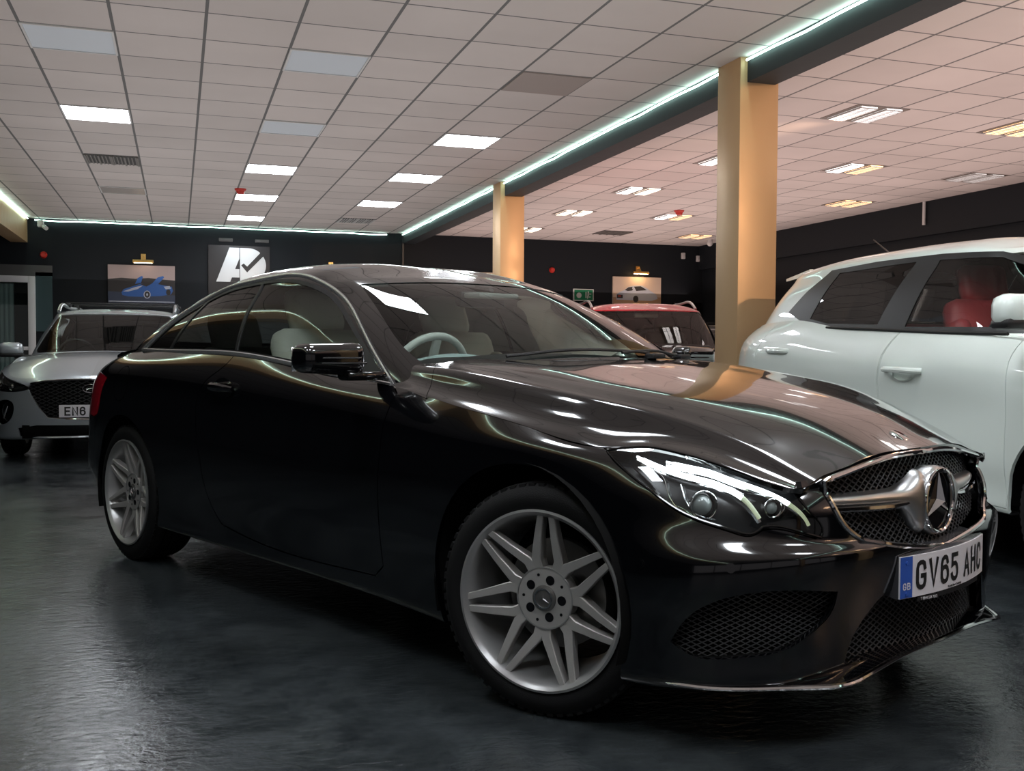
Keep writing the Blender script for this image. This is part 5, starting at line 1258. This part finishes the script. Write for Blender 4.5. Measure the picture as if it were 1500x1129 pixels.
def build_room():
    XR, YB, XL, YF = 10.45, 18.78, -7.0, -7.0
    wallm = mat('black_wall', (.0105, .0135, .0175), .6, spec=.2, bump=(2.0, .2)); trimm = mat('black_trim', (.018, .019, .021), .4)
    fl = struct(box_obj('floor', (XL - .2, YF - .2, -.15), (XR + .2, YB + .2, 0), floor_material()))
    ce = struct(box_obj('ceiling', (XL, YF, ZC), (XR, YB, ZC + .1), ceiling_material()))
    struct(box_obj('wall_back', (XL - .2, YB, 0), (XR + .2, YB + .2, ZC + .1), wallm))
    struct(box_obj('wall_right', (XR, YF, 0), (XR + .2, YB, ZC + .1), wallm))
    struct(box_obj('wall_left', (XL - .2, YF, 0), (XL, YB, ZC + .1), wallm))
    # shopfront behind the camera: wall with a wide glazed opening
    struct(box_obj('wall_front', (XL, YF - .2, 0), (XR, YF, .45), wallm))
    struct(box_obj('wall_front', (XL, YF - .2, 2.75), (XR, YF, ZC + .1), wallm))
    for k in range(7): struct(box_obj('window_%d' % (k + 1), (XL + k * 2.9 - .05, YF - .15, .45), (XL + k * 2.9 + .05, YF - .05, 2.75), trimm))
    gold = gold_material()
    # long ceiling beam with pillars
    struct(box_obj('trim_1', (4.06, YF, 3.03), (4.30, YB, ZC), mat('beam_paint', (.045, .052, .056), .6, spec=.12, bump=(5, .3))))
    for y0 in (-5.2, .73, 6.65, 12.53):
        struct(box_obj('pillar', (4.0, y0, 0), (4.33, y0 + .33, ZC), gold, None, .004))
    # side beam over the left bay
    struct(box_obj('trim_2', (-2.66, YF, 2.80), (-2.40, YB, ZC), gold))
    struct(box_obj('baseboard_back', (XL, YB - .02, 0), (XR, YB, .12), trimm)); struct(box_obj('baseboard_right', (XR - .02, YF, 0), (XR, YB, .12), trimm))
    struct(box_obj('trim_3', (4.04, YB - .03, 2.5), (4.075, YB, ZC), trimm))
    # boxed darker band high on the right wall
    struct(box_obj('trim_4', (XR - .10, YF, 2.72), (XR, YB, ZC), wallm))

LED = None
def led_strip(name, pts, label, parent=None, s=28):
    root = empty(name, pts[0]); tag(root, label, 'light strip', 'LED rope lights along the ceiling edge'); off = Vector(pts[0])
    P = []
    for a, b in zip(pts[:-1], pts[1:]):
        a, b = Vector(a), Vector(b); n = max(1, int((b - a).length / .35))
        for i in range(n):
            k = i / n; p = a.lerp(b, k); P.append(p + Vector((0, 0, -.010 * abs(math.sin(i * 1.7 + a.y)) * (i % 3 == 1))) - off)
    P.append(Vector(pts[-1]) - off)
    mb = MB(); mb.tube(P, .0085, n=6); mb.build('rope', MATS['led_glow'], root)
    return root

def led_panel(x, y, label, lit=True, group='square ceiling panel lights', m=None, cat='ceiling light'):
    r = empty('ceiling_panel_light' if lit else 'ceiling_panel', (x, y, ZC)); tag(r, label, cat, group)
    mb = MB()
    for a, b, c, d in ((-.298, -.298, .298, -.283), (-.298, .283, .298, .298), (-.298, -.283, -.283, .283), (.283, -.283, .298, .283)): mb.box(((a + c) / 2, (b + d) / 2, -.004), (c - a, d - b, .012))
    mb.build('frame', MATS['white_plastic'], r, False)
    mb = MB(); mb.box((0, 0, -.002), (.567, .567, .006)); mb.build('diffuser', m or MATS['panel_glow'], r, False)
    return r
def troffer(x, y, label, ma, mb_, w=.56):
    r = empty('louvre_light', (x, y, ZC)); tag(r, label, 'ceiling light', 'louvred ceiling lights in the right hall')
    h = w / 2
    b = MB(); b.box((0, 0, .002), (w, w, .012)); b.build('tray', MATS['tray_grey'], r, False)
    for sx_, mm in ((-.135, ma), (.135, mb_)):
        b = MB(); b.box((sx_, 0, -.006), (.17, w - .06, .006)); b.build('tube_strip', mm, r, False)
        b = MB()
        for k in range(9): b.box((sx_, -h + .04 + k * (w - .08) / 8, -.014), (.18, .008, .014))
        for k in (-1, 0, 1): b.box((sx_ + k * .088, 0, -.014), (.007, w - .06, .014))
        b.build('louvre', MATS['white_plastic'], r, False)
    return r
def vent(x, y, label, m, horizontal=True):
    r = empty('air_vent', (x, y, ZC)); tag(r, label, 'vent')
    b = MB(); b.box((0, 0, -.001), (.57, .57, .006)); b.build('backing', MATS['vent_dark'], r, False)
    b = MB()
    for k in range(14): b.box((-.26 + k * .04, 0, -.008), (.014, .54, .012))
    b.build('slats', m, r, False)
    b = MB()
    for k in range(5): b.box((-.28 + k * .14, 0, -.012), (.02, .56, .014))
    b.build('frame', m, r, False)
    return r

def ell(cx, cz, rx, rz, n=24): return [(cx + rx * math.cos(t), cz + rz * math.sin(t)) for t in np.linspace(0, 2 * PI, n, endpoint=False)]
ART = {
    'blue': ('art_sky', [('treeline', 'art_dark', [(-.5, -.5), (.5, -.5), (.5, .12), (.3, .14), (.1, .17), (-.1, .14), (-.3, .16), (-.5, .12)]),
        ('tarmac', 'art_night', [(-.5, -.5), (.5, -.5), (.5, -.28), (.1, -.24), (-.5, -.20)]),
        ('painted_car', 'art_blue', [(-.30,-.22), (-.27,-.14), (-.12,-.05), (.0,.02), (.10,.05), (.22,.02), (.34,-.02), (.45,-.05), (.47,-.16), (.44,-.25), (.30,-.30), (.0,-.33), (-.2,-.33), (-.29,-.29)]),
        ('painted_door', 'art_blue', [(-.10,.0), (-.06,.16), (.0,.22), (.02,.20), (-.01,.04)]), ('painted_door', 'art_blue', [(.14,.0), (.24,.19), (.32,.23), (.34,.20), (.24,.0)]),
        ('painted_highlight', 'art_pale', [(-.28, -.2), (-.1, -.08), (.02, -.03), (-.06, -.13), (-.2, -.2)]), ('painted_highlight', 'art_pale', [(.33, -.05), (.42, -.03), (.44, -.1), (.36, -.12)]),
        ('painted_glass', 'art_dark', [(-.02, -.0), (.08, .06), (.16, .03), (.07, -.06)]), ('painted_wheel', 'art_pale', ell(.08, -.27, .052, .105)), ('painted_wheel', 'art_dark', ell(.08, -.27, .040, .085)), ('painted_wheel', 'art_pale', ell(.08, -.27, .014, .035)), ('painted_wheel', 'art_dark', ell(.40, -.2, .035, .08)),
        ('border_line', 'art_pale', [(-.49, -.47), (.49, -.47), (.49, -.45), (-.49, -.45)])]),
    'warm': ('art_cream', [('ground', 'art_tan', [(-.5, -.5), (.5, -.5), (.5, -.22), (-.5, -.25)]),
        ('painted_car', 'art_pale', [(-.43, -.34), (-.43, -.14), (-.36, -.06), (-.28, .0), (-.18, .14), (-.05, .19), (.10, .19), (.20, .10), (.30, -.02), (.40, -.12), (.43, -.28), (.3, -.36)]),
        ('painted_glass', 'art_dark', [(-.26, .02), (-.18, .12), (-.10, .14), (-.11, .0), (-.2, -.02)]), ('painted_glass', 'art_dark', [(-.07, .15), (.07, .17), (.16, .08), (.20, .03), (-.02, -.01)]),
        ('painted_lamp', 'art_dark', [(-.42, -.15), (-.30, -.16), (-.30, -.28), (-.42, -.28)]), ('painted_lamp', 'art_red', [(-.40, -.18), (-.34, -.18), (-.34, -.23), (-.40, -.23)]), ('painted_wheel', 'art_dark', ell(-.03, -.30, .055, .12)), ('painted_mirror', 'art_dark', ell(-.12, .04, .03, .03))]),
    'dark': ('art_dark', [('shape', 'art_pale', [(-.3, -.2), (0, .1), (.3, -.2)])]),
    'pale': ('art_cream', [('shape', 'art_tan', [(-.4, -.3), (-.1, .1), (.3, -.2), (.2, -.4)])])}
def picture(name, x, z, w, h, label, art):
    r = empty(name, (x, 18.78, z)); tag(r, label, 'picture'); bg, layers = ART[art]
    mb = MB(); mb.box((0, -.02, 0), (w, .04, h), None, .003); mb.build('canvas', MATS[bg], r, False)
    for k, (nm, m, pts) in enumerate(layers):
        mb = MB(); mb.prism([(a * w, b * h) for a, b in pts], -.0402 - .0006 * (k + 1), -.0395, 'y'); mb.build(nm, MATS[m], r, False)
def picture_lamp(x, z, label, on=True):
    r = empty('picture_lamp', (x, 18.78, z)); tag(r, label, 'wall lamp', None)
    mb = MB(); mb.cyl((0, -.16, .0), (0, -.16, .0), .01) if False else None
    mb.tube([Vector(p) for p in ((0, -.01, .13), (0, -.10, .14), (0, -.17, .05))], .008, n=6); mb.build('arm', MATS['brass'], r)
    mb = MB(); mb.cyl((-.17, -.17, .03), (.17, -.17, .03), .028, n=14); mb.box((0, -.012, .12), (.08, .02, .10)); mb.build('shade', MATS['brass'], r, True, 40)
    mb = MB(); mb.box((0, -.165, .002), (.30, .03, .008)); mb.build('bulb', MATS['bulb_warm' if on else 'bulb_dim'], r)
    return r

def build_fittings():
    mat('led_glow', (.8, 1, .95), .4, emit=(.66, 1.0, .88), emit_s=LEDS); mat('panel_glow', (.9, .9, .9), .4, emit=(.90, .95, 1.0), emit_s=PANS)
    mat('white_plastic', (.62, .62, .62), .4); mat('tray_grey', (.16, .13, .11), .4, .3); mat('vent_dark', (.03, .03, .03), .6); mat('vent_metal', (.16, .15, .14), .5)
    mat('tube_white', (.8, .8, .8), .4, emit=(1.0, .93, .90), emit_s=TUBS); mat('tube_warm', (.8, .8, .8), .4, emit=(1.0, .56, .24), emit_s=TUBS * .6); mat('tube_soft', (.8, .8, .8), .4, emit=(1.0, .80, .62), emit_s=TUBS)
    mat('tube_dim', (.8, .8, .8), .4, emit=(1.0, .93, .9), emit_s=.8)
    mat('panel_off', (.62, .70, .78), .22); mat('brass', (.75, .48, .16), .28, .9); mat('bulb_warm', (1, .8, .5), .4, emit=(1.0, .62, .28), emit_s=45.0); mat('bulb_dim', (1, .8, .5), .4, emit=(1.0, .75, .55), emit_s=8.0)
    led_strip('light_strip', [(4.035, -6.8, ZC - .03), (4.035, .72, ZC - .03)], 'green-white LED rope along the long beam, stretch behind the camera')
    led_strip('light_strip', [(4.035, 1.08, ZC - .03), (4.035, 6.62, ZC - .03)], 'green-white LED rope on the beam, nearest stretch right of the tall pillar')
    led_strip('light_strip', [(4.035, 7.0, ZC - .03), (4.035, 12.5, ZC - .03)], 'green-white LED rope on the beam between the two gold pillars')
    led_strip('light_strip', [(4.035, 12.88, ZC - .03), (4.035, 18.70, ZC - .03)], 'green-white LED rope on the beam beyond the far gold pillar')
    led_strip('light_strip', [(3.74, 18.72, ZC - .035), (-2.28, 18.72, ZC - .035)], 'green-white LED rope along the top of the black back wall')
    led_strip('light_strip', [(-2.37, 18.6, ZC - .03), (-2.375, -6.8, ZC - .03)], 'green-white LED rope along the gold beam on the left')
    # square LED panels: columns at -0.707, 1.093 and 2.893, rows every 2.4 m
    X = (-.707, 1.093, 2.893); Y = [7.855 + 2.4 * k for k in range(-5, 5)]
    names = {(0, 10.255): 'lit square panel light at the upper left, over the silver estate', (2, 10.255): 'lit square panel light nearest the tall pillar', (1, 12.655): 'lit square panel light, nearest of the middle row of three',
        (1, 15.055): 'lit square panel light beside the red ceiling sounder', (1, 17.455): 'lit square panel light nearest the back wall', (2, 12.655): 'lit square panel light, middle one of the row leading to the far pillar', (2, 15.055): 'lit square panel light, farthest of the row leading to the far pillar'}
    for i, x in enumerate(X):
        for y in Y:
            key = (i, round(y, 3))
            if key in names: led_panel(x, y, names[key])
            elif key in ((0, 7.855), (1, 7.855), (1, 10.255)):
                led_panel(x, y, {(0, 7.855): 'unlit pale panel at the top left corner of the ceiling', (1, 7.855): 'unlit grey-blue panel, the nearer of the two in the middle row', (1, 10.255): 'unlit grey-blue panel, the farther of the two in the middle row'}[key], False, 'unlit ceiling panels', MATS['panel_off'], 'ceiling panel')
            elif key == (0, 12.655): vent(x, y, 'brown slatted air vent in the left ceiling beyond the lit panel', MATS['vent_metal'])
            elif key == (0, 15.055): troffer_dim = led_panel(x, y, 'dim recessed panel in the left ceiling beyond the brown vent', False, 'unlit ceiling panels', MATS['panel_off2'], 'ceiling panel')
            elif key == (2, 17.455): vent(x, y - .3, 'grey slatted air vent near the back wall over the middle', MATS['white_plastic'])
            elif y < 7 and i in (1, 2, 0) and y > -4 and (i, round(y, 2)) in LITN: led_panel(x, y, 'lit square panel light over the near end of the hall', True, 'near ceiling panel lights')
    mb = MB(); mb.box((2.893, 7.855, ZC - .004), (.58, .58, .010)); o = mb.build('ceiling_tile', MATS['tile_brown'], None, False); o.rotation_euler = (0, 0, 0); tag(o, 'slightly dropped brownish ceiling tile with a black gap beside it', 'ceiling tile')
    mb = MB(); mb.box((3.16, 7.86, ZC - .002), (.035, .55, .010)); o = mb.build('ceiling_gap', MATS['vent_dark'], None, False); tag(o, 'black open slot beside the dropped ceiling tile', 'ceiling gap')
    MD = mat('tube_mid', (.8, .8, .8), .4, emit=(1.0, .93, .92), emit_s=2.2); NB = mat('tube_near', (.8, .8, .8), .4, emit=(1.0, .60, .34), emit_s=26.0)
    A, B_, C_, D_ = MATS['tube_white'], MATS['tube_warm'], MATS['tube_soft'], MATS['tube_dim']
    for x, y, a, b, l in ((6.03, 7.85, MD, MD, 'large white louvred light nearest in the right hall'), (7.86, 7.85, B_, B_, 'orange louvred light cut by the right edge of the picture'), (7.70, 10.2, A, B_, 'half white half orange louvred light over the white SUV'),
        (9.5, 10.2, D_, D_, 'dim louvred light nearest the right wall'), (9.42, 12.6, B_, B_, 'orange louvred light over the black right wall, nearer one'), (6.02, 10.3, A, A, 'white louvred light partly behind the tall pillar'), (6.0, 12.6, A, C_, 'bright louvred light left of the tall pillar'),
        (6.0, 14.95, C_, C_, 'warm louvred light in front of the far pillar line'), (7.70, 14.85, A, B_, 'half white half orange louvred light beside the red smoke detector'), (9.40, 17.2, B_, B_, 'orange louvred light near the back wall'), (6.0, 17.3, C_, C_, 'small far louvred light right of the far pillar'),
        (6.03, 5.4, A, A, 'near white louvred light in the right hall'), (7.8, 5.4, B_, B_, 'near orange louvred light in the right hall'), (6.03, 3.0, NB, NB, 'louvred light beside the camera in the right hall'), (6.03, .6, NB, NB, 'louvred light nearest the shopfront on the left of the right hall'), (6.03, -1.8, NB, NB, 'louvred light by the shopfront glazing'), (7.8, 3.0, A, B_, 'second louvred light beside the camera in the right hall'), (7.8, .6, NB, NB, 'louvred light at the front of the right hall')):
        troffer(x, y, l, a, b)
    vent(7.68, 17.2, 'dark slatted vent near the back wall over the red roofed car', MATS['vent_metal'])
    # detectors, sounders, cameras
    for (x, y, l) in ((.83, 14.35, 'red sounder on the ceiling between two lit panels'), (7.45, 14.15, 'red smoke sounder beside the half orange ceiling light')):
        mb = MB(); mb.lathe([(0, -.075), (.045, -.07), (.06, -.03), (.075, -.02), (.08, 0), (0, 0)], None, 24, 'z'); o = mb.build('ceiling_sounder', MATS['signal_red']); o.location = (x, y, ZC); tag(o, l, 'alarm')
    for (x, z, l) in ((-2.157, 2.60, 'small round red alarm on the back wall by the white door'), (7.08, 2.62, 'square red alarm call unit on the back wall left of the sports car picture')):
        mb = MB(); mb.lathe([(0, -.05), (.04, -.05), (.055, -.02), (.06, 0), (0, 0)], None, 24, 'y'); o = mb.build('wall_alarm', MATS['signal_red']); o.location = (x, 18.78, z); tag(o, l, 'alarm')
    mb = MB(); mb.box((0, 0, 0), (.10, .09, .12), None, .02); mb.cyl((.04, -.02, -.04), (.10, -.12, -.09), .035, n=14); o = mb.build('security_camera', MATS['white_plastic'], None, True, 40); o.location = (-2.18, 18.66, ZC - .10); tag(o, 'small white security camera in the ceiling corner by the left beam', 'camera')
    mb = MB(); bm = bmesh.new(); bmesh.ops.create_uvsphere(bm, u_segments=16, v_segments=10, radius=.06); mb.frombm(bm); bm.free(); mb.cyl((0, 0, 0), (0, 0, .07), .05, n=14); o = mb.build('dome_camera', MATS['white_plastic'], None, True, 40); o.location = (9.95, 17.6, ZC - .07); tag(o, 'white dome camera on the ceiling near the right corner', 'camera')
    for x, z, l in ((9.98, 3.0, 'white wall sensor high on the back wall right of the picture lamp'), (10.40, 2.95, 'white sensor in the far right corner of the back wall')):
        mb = MB(); mb.box((0, 0, 0), (.09, .05, .13), None, .015); mb.box((0, -.028, -.02), (.05, .01, .05), None, .004); o = mb.build('wall_sensor', MATS['white_plastic'], None, True, 40); o.location = (x if x < 10.2 else 10.33, 18.755, z); tag(o, l, 'sensor')
    mb = MB(); mb.cyl((0, 0, 0), (0, 0, .34), .022, n=12); o = mb.build('conduit', MATS['white_plastic'], None, True, 40); o.location = (10.32, 12.05, 2.87); tag(o, 'short white conduit stub hanging on the right wall above the SUV', 'conduit')
    # pictures, lamps, logo board, exit sign
    picture('car_picture', -.59, 2.14, 1.10, .66, 'canvas picture of a blue sports car with raised doors, above the silver estate', 'blue')
    picture('car_picture', 8.93, 2.25, 1.08, .56, 'canvas picture of a pale sports car in warm lamplight, above the red roof', 'warm')
    picture_lamp(-.56, 2.50, 'brass picture lamp over the blue sports car picture', False); picture_lamp(8.95, 2.58, 'glowing brass picture lamp over the pale sports car picture'); picture_lamp(2.70, 2.46, 'brass picture lamp seen just above the coupe roof', False)
    picture('dark_picture', 2.70, 2.0, 1.0, .62, 'dark picture under the middle brass lamp, hidden by the coupe roof', 'dark')
    picture('pale_picture', 5.55, 2.28, 1.3, .50, 'pale picture just right of the far gold pillar', 'pale')
    logo_board()
    r = empty('exit_sign', (7.75, 18.78, 2.14)); tag(r, 'green and white emergency exit sign on the back wall left of the red roof', 'sign')
    mb = MB(); mb.box((0, -.015, 0), (.44, .03, .24)); mb.build('plate', MATS['sign_white'], r, False)
    mb = MB(); mb.box((0, -.032, 0), (.40, .004, .20)); mb.build('green_field', MATS['sign_green'], r, False)
    mb = MB(); mb.lathe([(0, -.037), (.055, -.037), (.055, -.033), (0, -.033)], Matrix.Translation((-.10, 0, -.01)), 20, 'y'); mb.box((.05, -.036, 0), (.02, .004, .12)); mb.box((.13, -.036, .02), (.07, .004, .02)); mb.cyl((.10, -.034, .055), (.10, -.038, .055), .016); mb.box((.10, -.036, .01), (.03, .004, .06)); mb.box((.085, -.036, -.045), (.015, .004, .06)); mb.box((.125, -.036, -.04), (.05, .004, .015)); mb.build('pictogram', MATS['sign_white'], r, False)
    # black screen low on the back wall at the right
    r = box_obj('wall_screen', (9.75, 18.70, 1.45), (10.40, 18.78, 2.03), MATS['gloss_black'], None, .006); tag(r, 'black screen on the back wall at the right of the sports car picture', 'screen')
    # white framed glass door with pale curtain, far left
    d = empty('door_1', (-2.28, 18.70, 0)); d['kind'] = 'structure'
    mb = MB()
    for a, b in (((-1.00, -.04, 0), (-.90, .04, 2.23)), ((-.11, -.04, 0), (0, .04, 2.23)), ((-.90, -.04, 2.12), (-.11, .04, 2.23)), ((-.90, -.04, 0), (-.11, .04, .18)), ((-.90, -.03, .98), (-.11, .03, 1.04))): mb.box([(p + q) / 2 for p, q in zip(a, b)], [q - p for p, q in zip(a, b)], None, .006)
    mb.build('door_frame', MATS['door_white'], d, True, 30)
    mb = MB(); mb.box((-.5, 0, 1.15), (.80, .01, 1.96)); mb.build('door_glass', MATS['clear_side_glass'], d, False)
    mb = MB(); n = 60; mb.add([Vector((-.95 + .62 * i / n, .055 + .02 * math.sin(i * .9) + .008 * math.sin(i * 2.3), z)) for i in range(n + 1) for z in (.05, 2.10)], [(2 * i, 2 * i + 2, 2 * i + 3, 2 * i + 1) for i in range(n)])
    o = mb.build('curtain', MATS['curtain_blue'], None, True, 180); o.location = (-2.28, 18.69, 0); tag(o, 'pale blue-grey curtain hanging behind the white framed glass door', 'curtain')
    struct(box_obj('trim_5', (-2.28, 18.74, 1.3), (-2.02, 18.775, 2.30), MATS['frame_blue'])); struct(box_obj('trim_6', (-3.4, 18.74, 2.24), (-2.02, 18.775, 2.42), MATS['frame_grey']))

def polyprism(mb, pts, y0, y1):
    mb.prism(pts, y0, y1, 'y')
def logo_board():
    r = empty('logo_board', (1.06, 18.78, 2.47)); tag(r, 'black square board with a brushed metal AD monogram and tick mark', 'sign')
    mb = MB(); mb.box((0, -.02, -.05), (1.07, .04, .90)); mb.build('board', MATS['board_black'], r, False)
    for x in (-.23, .40): 
        mb = MB(); mb.box((x, -.015, .50), (.24, .03, .06), None, .008); mb.build('spot_plate', MATS['frame_grey'], r)
    # A with a slanted left leg
    mb = MB(); mb.prism([(-.40, -.25), (-.17, .36), (0, .36), (0, -.25)], -.065, -.045, 'y'); mb.build('letter_a', MATS['brushed_metal'], r, False)
    mb = MB(); mb.prism([(-.075, -.02), (0, .17), (0, -.02)], -.069, -.066, 'y'); mb.build('letter_counter', MATS['board_black'], r, False); mb = MB(); mb.prism([(-.16, -.25), (-.13, -.17), (0, -.17), (0, -.25)], -.069, -.066, 'y'); mb.build('letter_counter', MATS['board_black'], r, False)
    mb = MB(); a = np.linspace(PI / 2, -PI / 2, 24); mb.prism([(.012, .36)] + [(.16 + .305 * math.cos(t), .055 + .305 * math.sin(t)) for t in a] + [(.012, -.25)], -.063, -.045, 'y'); mb.build('letter_d', MATS['brushed_metal'], r, False)
    mb = MB(); mb.prism([(.03, .05), (.075, .085), (.135, .03), (.40, .32), (.455, .26), (.135, -.075)], -.070, -.066, 'y'); mb.build('tick_mark', MATS['board_black'], r, False)

# ------------------------------------------------------------------ put it together
LEDS, PANS, TUBS = 9.0, 28.0, 8.0
LITN = {(1, 5.46), (1, 3.06), (0, 3.06), (2, 3.06), (1, .66), (0, .66), (2, .66), (1, -1.75), (0, -1.75), (2, -1.75)}
glass_mat('clear_side_glass', (.88, .94, .90), 1.45)
mat('red_leather', (.50, .05, .06), .45); mat('lamp_smoke', (.12, .06, .07), .08, .3, 1.0)
mat('panel_off2', (.5, .47, .44), .2); mat('tile_brown', (.36, .31, .29), .8); mat('signal_red', (.55, .03, .02), .35)
mat('sign_white', (.6, .62, .6), .4); mat('sign_green', (.0, .17, .07), .4); mat('door_white', (.88, .88, .90), .35); mat('curtain_blue', (.42, .50, .56), .85)
mat('frame_blue', (.04, .08, .09), .5); mat('frame_grey', (.10, .10, .10), .5); mat('board_black', (.008, .008, .010), .35); mat('brushed_metal', (.50, .54, .56), .38, .8)
for n_, c_ in (('sky', (.38, .30, .29)), ('dark', (.03, .028, .03)), ('night', (.035, .05, .09)), ('blue', (.03, .12, .40)), ('pale', (.45, .50, .60)), ('cream', (.62, .50, .40)), ('tan', (.40, .26, .16)), ('red', (.4, .05, .03))): mat('art_' + n_, c_, .5)
build_room(); build_fittings()
build_coupe((1.6946, 2.9983, 0), -1.1444)
est = silver_estate((-.70, 10.57, 0), -1.619)
c_ = copy_tree(est); c_.location = (8.75, 14.1, 0); c_.rotation_euler = (0, 0, -1.60); c_['label'] = 'silver car half hidden between the red roofed crossover and the tall gold pillar'
for ch in list(c_.children):
    if ch.name.startswith('number_plate'):
        for g in list(ch.children): bpy.data.objects.remove(g)
        bpy.data.objects.remove(ch)
red_roof_car((4.93, 9.63, 0), -1.814, 1.027)
white_suv((4.27, 2.98, 0), -1.694)
w = bpy.data.worlds.new('world'); SC.world = w; w.use_nodes = True
w.node_tree.nodes['Background'].inputs[0].default_value = (.62, .58, .60, 1); w.node_tree.nodes['Background'].inputs[1].default_value = .25

def ceiling_fill(name, x, y, sx, sy, col, power):  # added fill facing up to brighten the ceiling; stands for no real fitting
    l = bpy.data.lights.new(name, 'AREA'); l.shape = 'RECTANGLE'; l.size = sx; l.size_y = sy; l.color = col; l.energy = power
    o = bpy.data.objects.new(name, l); COL.objects.link(o); o.location = (x, y, 2.2); o.rotation_euler = (PI, 0, 0)
ceiling_fill('hall_ceiling_fill', .8, 8.0, 5.6, 22.0, (1.0, .93, .90), 165.0)
ceiling_fill('side_hall_ceiling_fill', 7.3, 8.0, 5.6, 22.0, (1.0, .76, .69), 330.0)  # warmer added fill for the right hall ceiling
def spot(name, a, b, col, power, ang):
    l = bpy.data.lights.new(name, 'SPOT'); l.energy = power; l.color = col; l.spot_size = math.radians(ang); l.spot_blend = .5; l.shadow_soft_size = .05
    o = bpy.data.objects.new(name, l); COL.objects.link(o); o.location = a; d = Vector(b) - Vector(a); o.rotation_euler = d.to_track_quat('-Z', 'Y').to_euler()
spot('pillar_fill_spot', (4.9, .9, 3.1), (4.17, 6.65, 1.95), (1.0, .64, .42), 480, 32)  # added warm fill on the near pillar front, no lamp there
spot('pillar_fill_spot', (6.2, 7.3, 3.1), (4.17, 12.53, 2.2), (1.0, .64, .42), 480, 36)  # second added fill, for the far pillar front
# ------------------------------------------------------------------ camera
def make_camera():
    yaw, pitch, roll, h, f = .3214, -.0346, .005, 1.0114, 1470.6
    F = Vector((math.sin(yaw) * math.cos(pitch), math.cos(yaw) * math.cos(pitch), math.sin(pitch)))
    r = Vector((math.cos(yaw), -math.sin(yaw), 0)); u = r.cross(F)
    r2 = r * math.cos(roll) + u * math.sin(roll); u2 = -r * math.sin(roll) + u * math.cos(roll)
    cd = bpy.data.cameras.new('camera'); c = bpy.data.objects.new('camera', cd); COL.objects.link(c)
    M = Matrix((r2, u2, -F)).transposed().to_4x4(); M.translation = Vector((0, 0, h)); c.matrix_world = M
    cd.sensor_width = 36; cd.lens = 36 * f / 1500; cd.clip_start = .05
    SC.camera = c
make_camera()
vs = SC.view_settings; vs.view_transform = 'Standard'; vs.look = 'None'; vs.gamma = 1; vs.use_curve_mapping = False
vs.exposure = 0.0
